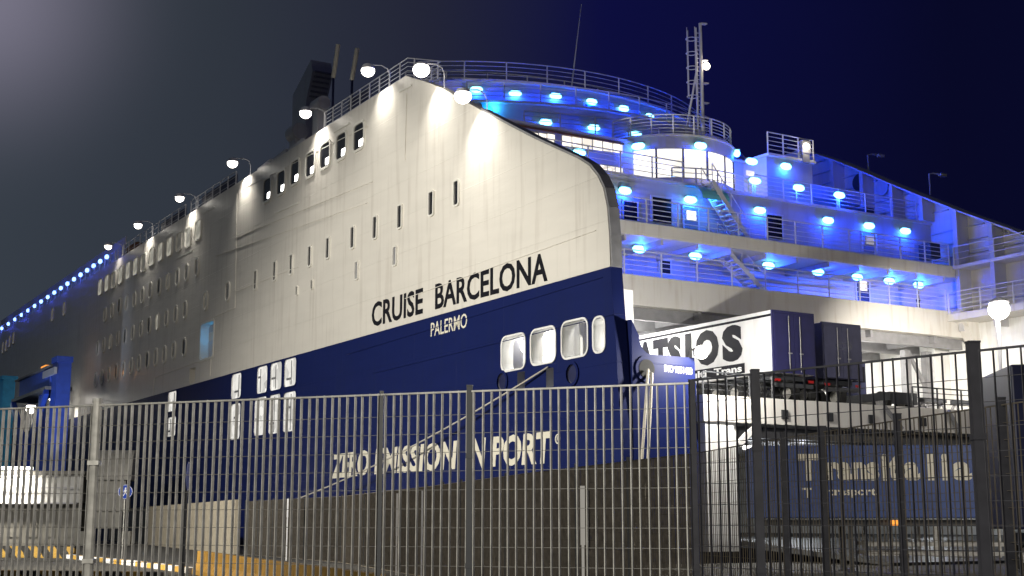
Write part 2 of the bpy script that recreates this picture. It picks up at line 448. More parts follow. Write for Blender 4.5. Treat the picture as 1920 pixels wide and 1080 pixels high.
# ---- port and starboard shell: one white plate with the sloping fin at the stern, one navy plate below it
fin_px = [(760, 142), (795, 152), (830, 166), (868, 187), (900, 206), (950, 233), (1000, 259), (1050, 282), (1085, 298), (1105, 311), (1120, 330), (1131, 353), (1138, 388), (1142, 440)]
fin = hull_frame_pts(fin_px)
white_out = [(0.62, ZB), (205, ZB), (205, 26.62), (50, 26.62)] + [(fin[0][0] + 0.3, 26.62)] + fin
blue_out = [(0.0, -1.9), (205, -1.9), (205, ZB - 0.004), (0.60, ZB - 0.004), (0.25, 8.7), (0.0, 4.5)]
def px_rect(x0, x1, y0, y1, r, dz=0.0):
    xm, ym = (x0 + x1) / 2, (y0 + y1) / 2
    a, b = sx(x0, ym).y, sx(x1, ym).y
    z1, z0 = sx(xm, y0).z, sx(xm, y1).z
    return [min(a, b), max(a, b), z0, min(z1, ZB - 0.12) if dz == 0 else z1, r]
stern_op = [px_rect(942, 985, 630, 692, 0.35), px_rect(997, 1042, 617, 680, 0.35), px_rect(1055, 1102, 602, 668, 0.35), px_rect(1114, 1134, 596, 659, 0.3)]
side_op = [px_rect(434, 453, 694, 747, 0.3), px_rect(482, 502, 681, 737, 0.3), px_rect(507, 529, 671, 731, 0.3), px_rect(533, 556, 668, 724, 0.3),
           px_rect(432, 451, 757, 824, 0.3), px_rect(477, 500, 745, 816, 0.3), px_rect(504, 526, 740, 813, 0.3), px_rect(531, 555, 735, 809, 0.3),
           px_rect(315, 331, 727, 771, 0.2), px_rect(314, 330, 782, 818, 0.2)]
holes_px = [(942, 716, 9), (1073, 701, 9)]
holes = [circ(sx(x, y).y, sx(x, y).z, 0.42) for x, y, r in holes_px]
slots = [px_rect(970, 984, 697, 728, 0.05), px_rect(1024, 1038, 690, 726, 0.05)]
door_hole = px_rect(377, 400, 606, 671, 0.25, 1)
pilot_hole = px_rect(355, 366, 690, 718, 0.03, 1)
hull = MB().plate(white_out, [rr(*door_hole), rr(*pilot_hole)], 0, 0.6).build('hull_plating', 'white', ferry)
lower = MB().plate(blue_out, [rr(*q) for q in stern_op + side_op + slots] + holes, 0, 0.6, rim=1).build('lower_hull', ['navy', 'inner'], ferry)
MB().plate(white_out, [], BEAM - 0.6, BEAM).build('hull_plating', 'white', ferry)
MB().plate(blue_out, [], BEAM - 0.6, BEAM).build('lower_hull', 'navy', ferry)
# dark rubbing edge along the fin's aft rim
edge = MB()
pts = [(0.3, a, b) for a, b in fin[4:]] + [(0.3, 0.60, ZB)]
for p, q in zip(pts, pts[1:]):
    n = Vector((0, -(q[2] - p[2]), q[1] - p[1])).normalized()
    if n.y > 0: n = -n
    edge.bar(Vector(p) + n * 0.05, Vector(q) + n * 0.05, 0.52, 0.10, up=n)
edge.build('fin_edge', 'grey', ferry)
# raised outline around the openings
for q in stern_op + side_op:
    o = rr(q[0] - 0.09, q[1] + 0.09, q[2] - 0.09, q[3] + 0.09, q[4] + 0.08); i = rr(*q)
    MB().ring(o, i, -0.05, 0.03).build('opening_rim', 'inner' if q in stern_op else 'navy', ferry)
for h in holes:
    c = (sum(p[0] for p in h) / len(h), sum(p[1] for p in h) / len(h))
    MB().ring(circ(*c, 0.56), circ(*c, 0.42), -0.07, 0.03).build('fairlead', 'navy', ferry)
    MB().plate([(c[0] + (a - c[0]) * 0.985, c[1] + (b - c[1]) * 0.985) for a, b in h], [], 0.06, 0.1).build('fairlead_mouth', 'darkbox', ferry)  # dark disc stands in for the shade inside the hole
q = door_hole
MB().ring(rr(q[0] - 0.16, q[1] + 0.16, q[2] - 0.16, q[3] + 0.16, 0.3), rr(*q), -0.06, 0.03).build('door_frame', 'frame', ferry)
for i, q in enumerate(side_op):
    pn = MB().plate(rr(*q), [], 0.10, 0.13).build('stair_pane', 'stair_pane', ferry)
    dv = MB(); w_, h_ = q[1] - q[0], q[3] - q[2]
    yv = q[0] + w_ * (0.35 + 0.13 * (i * 7 % 4)); dv.box(0.06, yv, q[2] + 0.12, 0.095, yv + 0.08, q[3] - 0.12)
    zv = q[2] + h_ * (0.25 + 0.17 * (i * 5 % 3)); dv.box(0.055, yv + 0.081, zv, 0.095, min(yv + w_ * 0.4, q[1] - 0.08), zv + 0.14)
    dv.build('pane_divider', 'grey', pn)
# rooms behind the openings
def shell(name, x0, x1, y0, y1, z0, z1, mat, t=0.08, open_face='-x', parent=ferry):
    b = MB()
    b.box(x0, y0, z0 - t, x1, y1, z0).box(x0, y0, z1, x1, y1, z1 + t)
    b.box(x0, y0 - t, z0 - t, x1, y0, z1 + t).box(x0, y1, z0 - t, x1, y1 + t, z1 + t)
    b.box(x1, y0 - t, z0 - t, x1 + t, y1 + t, z1 + t)
    return b.build(name, mat, parent)
mr = shell('mooring_room', 0.61, 1.42, 1.15, 12.0, 8.35, 11.4, 'inner')
d = MB()
for y in (2.3, 5.1, 7.6, 9.4):
    d.box(1.1, y, 8.36, 1.41, y + 0.14, 11.3)
d.build('web_frame', 'inner', mr)
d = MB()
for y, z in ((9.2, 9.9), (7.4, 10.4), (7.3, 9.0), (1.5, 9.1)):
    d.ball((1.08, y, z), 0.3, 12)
d.build('mooring_float', 'tube', mr)  # floats have a glowing surface and shed light of their own
for y in (2.2, 6.0, 10.0): lamp('mooring_light', 'POINT', (0.95, y, 11.1), 150, (1, 0.97, 0.9), ferry, 0.15)
q = door_hole
rec = MB()
rec.box(0.62, q[0] - 0.3, q[2] - 0.3, 1.6, q[1] + 0.3, q[2] - 0.2).box(1.5, q[0] - 0.3, q[2] - 0.2, 1.6, q[1] + 0.3, q[3] + 0.3)
rec.build('boarding_recess', 'deck', ferry)
MB().box(0.7, q[0] + 0.05, q[2] - 0.15, 1.1, q[0] + 0.9, q[2] + 1.7).build('recess_locker', 'grey', ferry)
MB().ball((1.1, (q[0] + q[1]) / 2 + 0.1, q[3] - 0.35), 0.5, 14, sc=(0.7, 1.5, 0.95)).build('recess_lamp', 'cyan_glass', ferry, smooth=True)
lamp('recess_light', 'POINT', (0.5, (q[0] + q[1]) / 2, q[3] - 1.0), 30, (0.05, 0.45, 1.0), ferry, 0.08)
q = pilot_hole
MB().box(0.62, q[0] - 0.2, q[2] - 0.2, 0.7, q[1] + 0.2, q[3] + 0.2).build('pilot_door', 'rust', ferry)
MB().plate(rr(*slots[0][:4], 0.04), [], 0.55, 0.6).build('roller_plate', 'navy', ferry)
MB().plate(rr(*slots[1][:4], 0.04), [], 0.55, 0.6).build('roller_plate', 'navy', ferry)
# weld seams and rubbing strips proud of the plating
def seam(pts, wdt=0.07, mat='white'):
    b = MB(); P = [sx(*p) for p in pts]
    for p, q in zip(P, P[1:]): b.bar((-0.02, p.y, p.z), (-0.02, q.y, q.z), 0.05, wdt, up=(0, 0, 1) if abs(q.y - p.y) > abs(q.z - p.z) else (0, 1, 0))
    b.build('weld_seam', mat, ferry)
seam([(445, 362), (441, 577)]); seam([(441, 577), (403, 594)]); seam([(396, 672), (394, 705)]); seam([(374, 677), (290, 708)])
seam([(290, 708), (287, 742)]); seam([(763, 175), (760, 300)], 0.05); seam([(700, 340), (480, 430), (440, 448)], 0.045)
seam([(455, 355), (690, 236)], 0.05); seam([(405, 480), (690, 380)], 0.045); seam([(560, 500), (440, 548)], 0.045); seam([(1118, 432), (760, 560)], 0.03)
seam([(1130, 520), (650, 665)], 0.03, 'navy'); seam([(1150, 590), (700, 700)], 0.03, 'navy')
for a, b_ in (((380, 400), (402, 388)), ((625, 248), (655, 231)), ((748, 172), (772, 160)), ((515, 400), (560, 380)), ((310, 445), (323, 438)), ((330, 485), (362, 470))):
    seam([a, b_], 0.12, 'frame')
# ---- windows in the ship's side
def side_window(pxs, wd_, ht, r, fw, pane, name='window', dark_box=False):
    first = None
    for i, (px, py) in enumerate(pxs):
        c = sx(px, py)
        pm = pane if isinstance(pane, str) else pane[i % len(pane)]
        fo = MB().ring(rr(-wd_ / 2 - fw, wd_ / 2 + fw, -ht / 2 - fw, ht / 2 + fw, r + fw, 5), rr(-wd_ / 2, wd_ / 2, -ht / 2, ht / 2, r, 5), -0.10, 0.02).build(name, 'frame', ferry, loc=(0, c.y, c.z))
        MB().plate(rr(-wd_ / 2 - 0.01, wd_ / 2 + 0.01, -ht / 2 - 0.01, ht / 2 + 0.01, r, 5), [], -0.03, -0.005).build('pane', pm, fo)
        if dark_box:   # glowing plate stands in for the bright shape in the pane
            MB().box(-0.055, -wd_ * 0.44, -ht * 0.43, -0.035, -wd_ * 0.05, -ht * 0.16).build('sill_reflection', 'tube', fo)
big = [(674, 256), (641, 274), (611, 291), (583, 308), (554, 323), (528, 342), (502, 356)]
side_window(big, 1.45, 1.55, 0.30, 0.16, 'glass', dark_box=True)
r1 = [(160 + x / 4, 340 + y / 4) for x, y in ((115, 795), (165, 765), (215, 740), (268, 705), (325, 670), (380, 640), (440, 610), (502, 565), (567, 530), (635, 492), (705, 455), (775, 420), (850, 365))]
side_window(r1, 1.45, 1.55, 0.30, 0.10, ['curtain', 'curtain', 'curtain_dim', 'curtain'])
r2 = [(160 + x / 4, 340 + y / 4) for x, y in ((150, 1000), (203, 970), (257, 937), (310, 915), (370, 888), (430, 855), (490, 820), (555, 790), (620, 755), (693, 720), (762, 685), (838, 645))]
side_window(r2, 0.78, 1.35, 0.38, 0.13, ['curtain_faint', 'curtain_faint', 'glass', 'curtain_dim', 'curtain_faint'])
r3 = [(x / 4, 440 + y / 4) for x, y in ((735, 850), (780, 830), (830, 805), (885, 780), (940, 760), (997, 735), (1060, 710), (1120, 680), (1183, 655), (1250, 625), (1320, 597), (1390, 565), (1545, 497), (1710, 425))]
side_window(r3, 0.78, 1.35, 0.38, 0.12, ['curtain_faint', 'curtain_faint', 'curtain_dim', 'curtain_faint', 'glass', 'curtain_faint', 'curtain_faint', 'glass', 'curtain', 'curtain_faint'])
r4 = [(x / 4, 440 + y / 4) for x, y in ((720, 1088), (767, 1070), (820, 1047), (873, 1030), (928, 1008), (985, 986), (1045, 963), (1107, 940), (1170, 920), (1235, 900), (1305, 870), (1383, 845))]
side_window(r4, 0.78, 1.35, 0.38, 0.13, ['curtain_faint', 'curtain_faint', 'curtain_faint', 'glass'])
sq = [(460 + x / 3.552, 300 + y / 3.552) for x, y in ((70, 800), (198, 740), (308, 697), (432, 642), (553, 587), (718, 517), (868, 450), (1033, 378), (1243, 290), (1410, 220))]
side_window(sq, 0.46, 1.25, 0.10, 0.10, 'glass')
side_window([(460 + 745 / 3.552, 300 + 737 / 3.552), (460 + 1000 / 3.552, 300 + 640 / 3.552)], 0.36, 1.0, 0.05, 0.08, 'grey')
side_window([(460 + 347 / 3.552, 300 + 870 / 3.552), (460 + 448 / 3.552, 300 + 830 / 3.552)], 0.30, 0.55, 0.04, 0.04, 'glass')
side_window([(99, 590), (121, 579), (6, 652), (12, 648), (19, 640), (26, 634)], 1.1, 1.5, 0.3, 0.08, 'curtain_dim')
# ---- writing on the side
def hull_word(body, name, p0, p1, ztop, mat, bold, shear=0.0):
    a, b = sx(*p0), sx(*p1)
    lettering(body, name, lambda s, t, h: (-h, a.y + s * (b.y - a.y), a.z + s * (b.z - a.z) + t * ztop), mat, ferry, bold, 0.014, shear)
hull_word('CRUISE', 'name_lettering', (697, 614), (793, 588), 1.42, 'ink', 0.022)
hull_word('BARCELONA', 'name_lettering', (816, 581), (1027, 527), 1.38, 'ink', 0.022)
hull_word('PALERMO', 'port_lettering', (808, 632), (876, 614), 0.75, 'cream', 0.006)
hull_word('ZERO', 'slogan_lettering', (622, 898), (692, 891), 1.45, 'cream', 0.035, 0.12)
hull_word('EMISSION', 'slogan_lettering', (702, 890), (857, 880), 1.45, 'cream', 0.035, 0.12)
hull_word('IN', 'slogan_lettering', (876, 879), (911, 877), 1.45, 'cream', 0.035, 0.12)
hull_word('PORT', 'slogan_lettering', (922, 876), (1036, 869), 1.45, 'cream', 0.035, 0.12)
c = sx(1046, 823)
MB().ring(circ(c.y, c.z, 0.22), circ(c.y, c.z, 0.16), -0.014, 0.01).build('registered_mark', 'cream', ferry)
lettering('R', 'registered_mark', lambda s, t, h: (-h, c.y + 0.08 - s * 0.16, c.z - 0.11 + t * 0.22), 'cream', ferry, 0.01)
# ---- transom pieces, aft end of the hull
def transom(x_in, x_out, sgn):
    pts = [(x_in, -1.9), (x_out, -1.9), (x_out + 0.15 * sgn, 4.7), (x_out, 8.58)]
    arc = [(x_in + sgn * (1.0 - 0.62 * math.sin(R(k * 15)) - 0.38 * 0), 8.58 + 0.75 * (1 - math.cos(R(k * 15)))) for k in range(7)]
    pts += arc + [(x_in, 10.0)]
    n = len(pts); v = [(x, -0.02, z) for x, z in pts] + [(x, 0.5, z) for x, z in pts]
    m = MB(); m.add(v, [tuple(range(n)), tuple(range(n, 2 * n))[::-1]] + [(i, (i + 1) % n, n + (i + 1) % n, n + i) for i in range(n)])
    return m.build('transom', 'navy', ferry)
transom(0.602, 3.9, 1); transom(BEAM - 0.602, BEAM - 3.9, -1)
MB().lathe((1.3, -0.09, 7.95), [(0.56, 0), (0.56, 0.05), (0.5, 0.09), (0.42, 0.04)], 24, 'y').build('fairlead', 'navy', ferry)
MB().lathe((1.3, -0.11, 7.95), [(0.40, 0), (0.40, 0.05)], 20, 'y').build('fairlead_mouth', 'rubber', ferry)  # dark disc painted for the shade of the fairlead opening
a, b_ = sy(1246, 697, -0.03), sy(1298, 703, -0.03)
lettering('IMO 9351488', 'number_lettering', lambda s, t, h: (a.x + s * (b_.x - a.x), -0.02 - h, a.z + s * (b_.z - a.z) + t * 0.30), 'signwhite', ferry, 0.02)

# ---- stern decks: slabs, walls and stepped, rounded tiers
X0, X1 = 0.605, BEAM - 0.605
MB().box(X0, 7.0, 12.05, X1, 60, 13.55).build('deck_fascia', 'fascia', ferry, bevel=0.03)
MB().box(X0, 7.0, 15.53, X1, 60, 16.22).build('deck_fascia', 'fascia', ferry, bevel=0.03)
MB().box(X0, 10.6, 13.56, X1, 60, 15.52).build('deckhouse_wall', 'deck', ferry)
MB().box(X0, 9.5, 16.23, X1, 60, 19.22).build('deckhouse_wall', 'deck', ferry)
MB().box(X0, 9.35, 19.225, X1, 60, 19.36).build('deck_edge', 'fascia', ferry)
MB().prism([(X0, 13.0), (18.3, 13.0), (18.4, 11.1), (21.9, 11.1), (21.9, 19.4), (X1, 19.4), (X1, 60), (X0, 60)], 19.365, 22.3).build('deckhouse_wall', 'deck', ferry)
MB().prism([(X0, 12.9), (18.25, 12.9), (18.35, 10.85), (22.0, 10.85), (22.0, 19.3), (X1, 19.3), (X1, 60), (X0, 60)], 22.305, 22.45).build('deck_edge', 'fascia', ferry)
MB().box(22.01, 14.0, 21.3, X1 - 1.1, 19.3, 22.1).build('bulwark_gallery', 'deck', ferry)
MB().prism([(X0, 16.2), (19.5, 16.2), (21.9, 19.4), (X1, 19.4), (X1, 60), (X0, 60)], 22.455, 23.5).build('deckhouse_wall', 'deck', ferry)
def arc(y0, rad, x_a, x_b, n=28, cx=15.2):
    out = []
    for k in range(n + 1):
        x = x_a + (x_b - x_a) * k / n
        out.append((x, y0 + rad - math.sqrt(max(0, rad * rad - (x - cx) ** 2))))
    return out
def tier(y0, rad, z0, z1, name, mat, xa=X0, xb=X1, yb=60):
    return MB().prism(arc(y0, rad, xa, xb) + [(xb, yb), (xa, yb)], z0, z1).build(name, mat, ferry)
tier(15.9, 30, 23.505, 23.62, 'deck_edge', 'fascia', X0, 22)
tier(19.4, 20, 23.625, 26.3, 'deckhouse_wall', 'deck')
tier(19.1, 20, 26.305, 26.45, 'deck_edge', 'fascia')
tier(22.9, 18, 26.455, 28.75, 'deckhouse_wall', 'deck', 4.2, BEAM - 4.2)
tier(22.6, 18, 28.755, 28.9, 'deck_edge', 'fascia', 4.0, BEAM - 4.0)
# main hull body forward, closed on top, with a tapering bow
MB().prism([(X0, 60.01), (X1, 60.01), (X1, 170), (24, 195), (15.2, 208), (6.4, 195), (X0, 170)], 12.35, 26.58).build('main_body', 'deck', ferry)
# inner wall frames of the starboard fin, seen across the decks
def fin_z(y):
    for (a, za), (b, zb) in zip(fin, fin[1:]):
        if b <= y <= a: return zb + (za - zb) * (y - b) / (a - b)
    return 26.5
for y in (1.9, 4.3, 6.75, 9.2, 11.5, 13.9, 16.4):
    zt = fin_z(y) - 0.05
    zb = 12.4 if y < 7 else 19.37
    if zt > zb + 0.5: MB().box(X1 - 0.95, y - 0.05, zb, X1 + 0.0, y + 0.05, zt).box(X1 - 1.08, y - 0.14, zb, X1 - 0.951, y + 0.14, zt).build('web_frame', 'deck', ferry)
st = MB()
for z in (13.2, 14.0, 14.8, 17.0, 17.8, 18.6, 19.9, 20.7, 21.5, 22.9, 23.7, 24.5, 25.3):
    ys = [y for y in [0.75 + k * 0.25 for k in range(0, 80)] if fin_z(y) > z + 0.2]
    y0 = min(ys) if ys else 20
    ye = 21 if z > 22.5 else 19.2 if z > 19.4 else 9.4 if z > 16 else 10.5
    if y0 < ye: st.box(X1 - 0.16, y0, z - 0.03, X1, ye, z + 0.03)
st.build('stringers', 'deck', ferry)
fl = MB()
for p, q in zip(fin, fin[1:]):
    fl.bar((X1 - 0.35, p[0], p[1] + 0.02), (X1 - 0.35, q[0], q[1] + 0.02), 1.3, 0.10, up=(0, 0, 1))
fl.build('fin_flange', 'deck', ferry)
MB().box(X1 - 1.9, -0.2, 12.9, X1 - 0.001, 6.99, 13.3).build('side_gallery', 'fascia', ferry)
MB().box(X1 - 1.2, -0.2, 16.0, X1 - 0.001, 6.99, 16.2).build('side_gallery', 'fascia', ferry)
# bracketed end of the lower fascia
brk = MB(); brk.v = []; 
pts = [(28.2, 13.5), (29.75, 13.5), (29.75, 11.6), (29.2, 11.9), (28.9, 12.6)]
n = len(pts); brk.add([(x, 6.3, z) for x, z in pts] + [(x, 6.99, z) for x, z in pts], [tuple(range(n)), tuple(range(n, 2 * n))[::-1]] + [(i, (i + 1) % n, n + (i + 1) % n, n + i) for i in range(n)])
brk.build('fascia_bracket', 'fascia', ferry)
# rail runs
def rail(pts, h=1.1, n=4, step=2.1, r=0.026, name='deck_railing', mat='rail'):
    b = MB(); P = [Vector(p) for p in pts]
    for k in range(1, n + 1):
        z = h * k / n
        b.tube([p + Vector((0, 0, z)) for p in P], r * (1.35 if k == n else 0.8), 6)
    L = [0]
    for p, q in zip(P, P[1:]): L.append(L[-1] + (q - p).length)
    m = max(1, round(L[-1] / step))
    for k in range(m + 1):
        s = L[-1] * k / m; i = 0
        while i < len(P) - 2 and s > L[i + 1]: i += 1
        t = (s - L[i]) / max(1e-6, L[i + 1] - L[i]); p = P[i].lerp(P[i + 1], t)
        b.tube([p, p + Vector((0, 0, h))], r * 1.8, 6)
    return b.build(name, mat, ferry)
rail([(X0 + 0.3, 7.12, 13.55), (28.0, 7.12, 13.55)], 1.25, 5, 2.2)
rail([(X0 + 0.3, 7.12, 16.22), (X1 - 1.3, 7.12, 16.22)], 1.25, 5, 2.0)
rail([(X1 - 1.8, 6.9, 13.3), (X1 - 1.8, 0.2, 13.3)], 1.25, 5, 2.4)
rail([(X1 - 1.15, 6.9, 16.2), (X1 - 1.15, 1.2, 16.2)], 1.1, 3, 2.4)
rail([(16.0, 9.45, 19.36), (X1 - 1.2, 9.45, 19.36)], 1.15, 5, 2.1)
rail([(X0 + 0.3, 9.45, 19.36), (11.0, 9.45, 19.36)], 1.15, 4, 2.1)
rail([(18.4, 10.95, 22.45), (21.9, 10.95, 22.45)], 1.25, 5, 1.35)
rail([(p[0], p[1] + 0.1, 23.62) for p in arc(15.9, 30, 6, 14.5)], 1.1, 4, 2.4)
rail([(p[0], p[1] + 0.1, 26.45) for p in arc(19.1, 20, 3, 22)], 1.15, 4, 2.2)
rail([(p[0], p[1] + 0.1, 28.9) for p in arc(22.6, 18, 4.1, 26.2)], 1.15, 4, 2.6)
rail([(p[0], p[1] + 2.5, 28.9) for p in arc(22.6, 18, 4.1, 26.2)], 1.2, 3, 2.6)
# ---- rounded glazed bay
BX, BY, BR = 13.9, 15.0, 4.1
def cyl(r, z0, z1, name, mat, a0=150, a1=395, par=ferry, n=40):
    pts = [(BX + r * math.cos(R(a0 + (a1 - a0) * k / n)), BY + r * math.sin(R(a0 + (a1 - a0) * k / n))) for k in range(n + 1)]
    return MB().prism(pts, z0, z1).build(name, mat, par)
bay = cyl(BR, 19.365, 20.25, 'lounge_bay', 'deck')
cyl(BR + 0.02, 21.87, 22.60, 'bay_roof', 'deck', par=bay)
cyl(BR + 0.12, 22.602, 22.70, 'bay_roof_edge', 'fascia', par=bay)
NP = 10
for k in range(NP):
    a0, a1 = 165 + k * 21, 165 + (k + 1) * 21
    pts = [(BX + (BR - 0.06) * math.cos(R(a)), BY + (BR - 0.06) * math.sin(R(a))) for a in (a0 + 0.9, a0 + 7, a0 + 14, a1 - 0.9)]
    inn = [(BX + (BR - 0.12) * math.cos(R(a)), BY + (BR - 0.12) * math.sin(R(a))) for a in (a1 - 0.9, a0 + 14, a0 + 7, a0 + 0.9)]
    MB().prism(pts + inn, 20.252, 21.868).build('pane', 'bay', bay)
    p = (BX + BR * math.cos(R(a0)), BY + BR * math.sin(R(a0)))
    MB().tube([(p[0], p[1], 20.2), (p[0], p[1], 21.9)], 0.05, 6).build('mullion', 'dark', bay)
lamp('bay_light', 'POINT', (BX, BY - 5.0, 20.6), 45, (1, 0.9, 0.75), ferry, 0.8)
rail([(BX + 4.0 * math.cos(R(a)), BY + 4.0 * math.sin(R(a)), 22.70) for a in range(190, 400, 8)], 1.15, 6, 1.25)
rail([(BX + 5.3 * math.cos(R(a)), BY + 5.3 * math.sin(R(a)), 19.36) for a in range(238, 318, 8)], 1.1, 4, 1.3)
# platform carrying the walk round the bay
MB().prism([(BX + 5.4 * math.cos(R(a)), BY + 5.4 * math.sin(R(a)) ) for a in range(205, 340, 6)], 19.1, 19.362).build('bay_walkway', 'deck', ferry)
# ---- mast with ladder cage on the bay roof
mast = MB()
mb_ = sy(1318, 256, 13.6); mt = sy(1322, 46, 13.6); mx_, my_ = mb_.x, 13.6
zt = mt.z
mast.tube([(mx_, my_, 22.70), (mx_, my_, zt)], [0.13, 0.09], 8).tube([(mx_ - 0.35, my_, 22.70), (mx_ - 0.35, my_, zt - 0.35)], 0.07, 8)
for k in range(24): mast.tube([(mx_ - 0.35, my_, 24 + k * 0.26), (mx_, my_, 24 + k * 0.26)], 0.025, 5)
M_o = mast.build('mast', 'rail', ferry)
cg = MB()
for k in range(6):
    z = 26.0 + k * 0.88
    if z < zt - 0.3: cg.tube([(mx_ - 0.35 - 0.33 + 0.33 * math.cos(R(a)), my_ + 0.33 * math.sin(R(a)), z) for a in range(0, 361, 30)], 0.025, 5)
for a in (90, 180, 270): cg.tube([(mx_ - 0.68 + 0.33 * math.cos(R(a)), my_ + 0.33 * math.sin(R(a)), 26), (mx_ - 0.68 + 0.33 * math.cos(R(a)), my_ + 0.33 * math.sin(R(a)), zt - 0.45)], 0.022, 5)
cg.build('ladder_cage', 'rail', M_o)
MB().tube([(mx_ - 1.5, my_, 22.70), (mx_ - 0.3, my_, 27.8)], 0.06, 6).build('mast_stay', 'rail', M_o)
br = MB()
for z in (zt - 0.02, zt - 2.3, zt - 3.7, zt - 4.9): br.bar((mx_, my_, z), (mx_ + 0.45, my_, z + 0.05), 0.25, 0.07)
br.build('lamp_bracket', 'rail', M_o)
ml = MB().ball((mx_ + 0.32, my_ - 0.1, zt - 2.62), 0.22, 12).build('mast_lamp', 'flood_dim', M_o)
lamp('mast_light', 'POINT', (mx_ + 0.32, my_ - 0.5, zt - 2.7), 25, (1, 0.8, 0.6), ferry, 0.1)
a = sy(1071, 136, 23.4); b_ = sy(1090, 8, 23.4)
MB().tube([(a.x, a.y, 28.9), (a.x + (b_.x - a.x), b_.y, b_.z)], [0.05, 0.02], 6).build('whip_antenna', 'rail', ferry)
# ---- blue wall lamps
def lamp_base():
    h = MB().box(-0.30, -0.10, -0.05, 0.30, 0, 0.16).bar((-0.33, -0.16, 0.17), (0.33, -0.16, 0.17), 0.34, 0.03, up=(0, 0, 1)).build('deck_lamp', 'grey', ferry)
    g = MB().ball((0, -0.16, 0.0), 0.3, 14, sc=(1.35, 0.64, 0.66)).build('lamp_glass', 'blue_glass', h, smooth=True)
    return h, g
BLUE = 3.8
LH, LG = lamp_base(); used = [False]
def deck_lamp(x, y, z, power=62, rz=0.0, light=True):
    if not used[0]: h = LH; used[0] = True
    else:
        h = LH.copy(); COL.objects.link(h); h.parent = ferry
        g = LG.copy(); COL.objects.link(g); g.parent = h
    h.location = (x, y, z); h.rotation_euler = (random.uniform(-.12, .12), 0, rz + random.uniform(-.07, .07)); power *= random.uniform(0.75, 1.25)
    if light:
        dx, dy = math.sin(rz), -math.cos(rz)
        lamp('lamp_light', 'POINT', (x + dx * 0.36, y + dy * 0.36, z - 0.24), power * BLUE, (0.002, 0.040, 1.0), ferry, 0.12)
for p in ((1195, 462), (1300, 477), (1437, 492), (1530, 503), (1603, 510), (1663, 518), (1718, 525)):
    c = sy(*p, 9.0); deck_lamp(c.x, 9.0, min(c.z, 15.3), 75)
    MB().tube([(c.x, 9.05, c.z + 0.1), (c.x, 9.1, 15.55)], 0.05, 6).build('lamp_hanger', 'rail', ferry)
for p in ((1172, 358), (1295, 375), (1425, 394), (1553, 413), (1630, 424), (1698, 433)):
    c = sy(*p, 9.32); deck_lamp(c.x, 9.49, c.z)
for p in ((1412, 340), (1494, 353), (1570, 367)):
    c = sy(*p, 9.5); deck_lamp(c.x, 9.5, c.z, 48)
    MB().tube([(c.x, 9.55, 19.36), (c.x, 9.55, c.z)], 0.045, 6).build('lamp_post', 'rail', ferry)
for p in ((1408, 303), (1472, 313)):
    c = sy(*p, 11.0); deck_lamp(c.x, 11.09, c.z, 55)
c = sy(1085, 287, 12.9); deck_lamp(c.x, 12.99, c.z, 60)
def arc_y(y0, rad, x, cx=15.2): return y0 + rad - math.sqrt(rad * rad - (x - cx) ** 2)
for p in ((895, 168), (968, 175), (1043, 180), (1110, 190), (1170, 203), (1218, 218), (1255, 235)):
    y = 23.2
    for _ in range(4): c = sy(*p, y - 0.2); y = arc_y(22.9, 18, c.x)
    deck_lamp(c.x, y - 0.01, c.z, 62, math.asin((c.x - 15.2) / 18) )
for p in ((1025, 230), (1115, 240), (1193, 252)):
    y = 19.4
    for _ in range(4): c = sy(*p, y - 0.2); y = arc_y(19.4, 20, c.x)
    deck_lamp(c.x, y - 0.01, c.z, 62, math.asin((c.x - 15.2) / 20))
for p, a in (((1210, 277), 215), ((1285, 270), 262), ((1374, 287), 318)):
    x, y = BX + (BR + 0.03) * math.cos(R(a)), BY + (BR + 0.03) * math.sin(R(a))
    c = sy(*p, y); deck_lamp(x, y, c.z, 45, R(a + 90))
deck_lamp(21.92, 12.0, 21.7, 430, R(90)); deck_lamp(21.92, 16.0, 21.7, 430, R(90)); deck_lamp(24.5, 19.39, 20.6, 70); deck_lamp(27.5, 19.39, 20.6, 70)
# ---- doors, awnings, stairs and lounge windows on the decks
def deck_door(px0, px1, py0, py1, y, mat='glass', frame=True, pane=None, rails=0):
    a = sy(px0, py0, y); b = sy(px1, py1, y)
    d = MB().box(a.x, y - 0.05, b.z, b.x, y + 0.02, a.z).build('deck_door', mat, ferry)
    f = MB().box(a.x - 0.1, y - 0.08, b.z, a.x - 0.001, y, a.z + 0.1).box(b.x + 0.001, y - 0.08, b.z, b.x + 0.1, y, a.z + 0.1).box(a.x - 0.001, y - 0.08, a.z + 0.001, b.x + 0.001, y, a.z + 0.1)
    f.build('door_frame', 'rail', d)
    if pane: 
        w_ = b.x - a.x; MB().box(a.x + w_ * 0.2, y - 0.08, b.z + (a.z - b.z) * 0.42, b.x - w_ * 0.15, y - 0.052, a.z - 0.15).build('door_pane', pane, d)
    return d
deck_door(1222, 1258, 369, 420, 9.5); deck_door(1436, 1466, 402, 449, 9.5); deck_door(1168, 1194, 377, 414, 9.5)
deck_door(1281, 1308, 388, 432, 9.5, 'grey', pane='bay'); deck_door(1616, 1642, 436, 475, 9.5, 'grey', pane='curtain')
deck_door(1236, 1256, 488, 514, 10.6); deck_door(1604, 1629, 517, 566, 10.6, 'dark', pane='lounge')
deck_door(1096, 1122, 196, 213, 22.85)
def band(px0, px1, pt0, pt1, pb0, pb1, y, n, mat):
    for k in range(n):
        u0, u1 = k / n, (k + 1) / n
        a = sy(px0 + (px1 - px0) * u0, pt0 + (pt1 - pt0) * u0, y); b = sy(px0 + (px1 - px0) * u1, pb0 + (pb1 - pb0) * u1, y)
        MB().box(a.x + 0.04, y - 0.03, b.z, b.x - 0.04, y + 0.02, a.z).build('lounge_pane', mat, ferry)
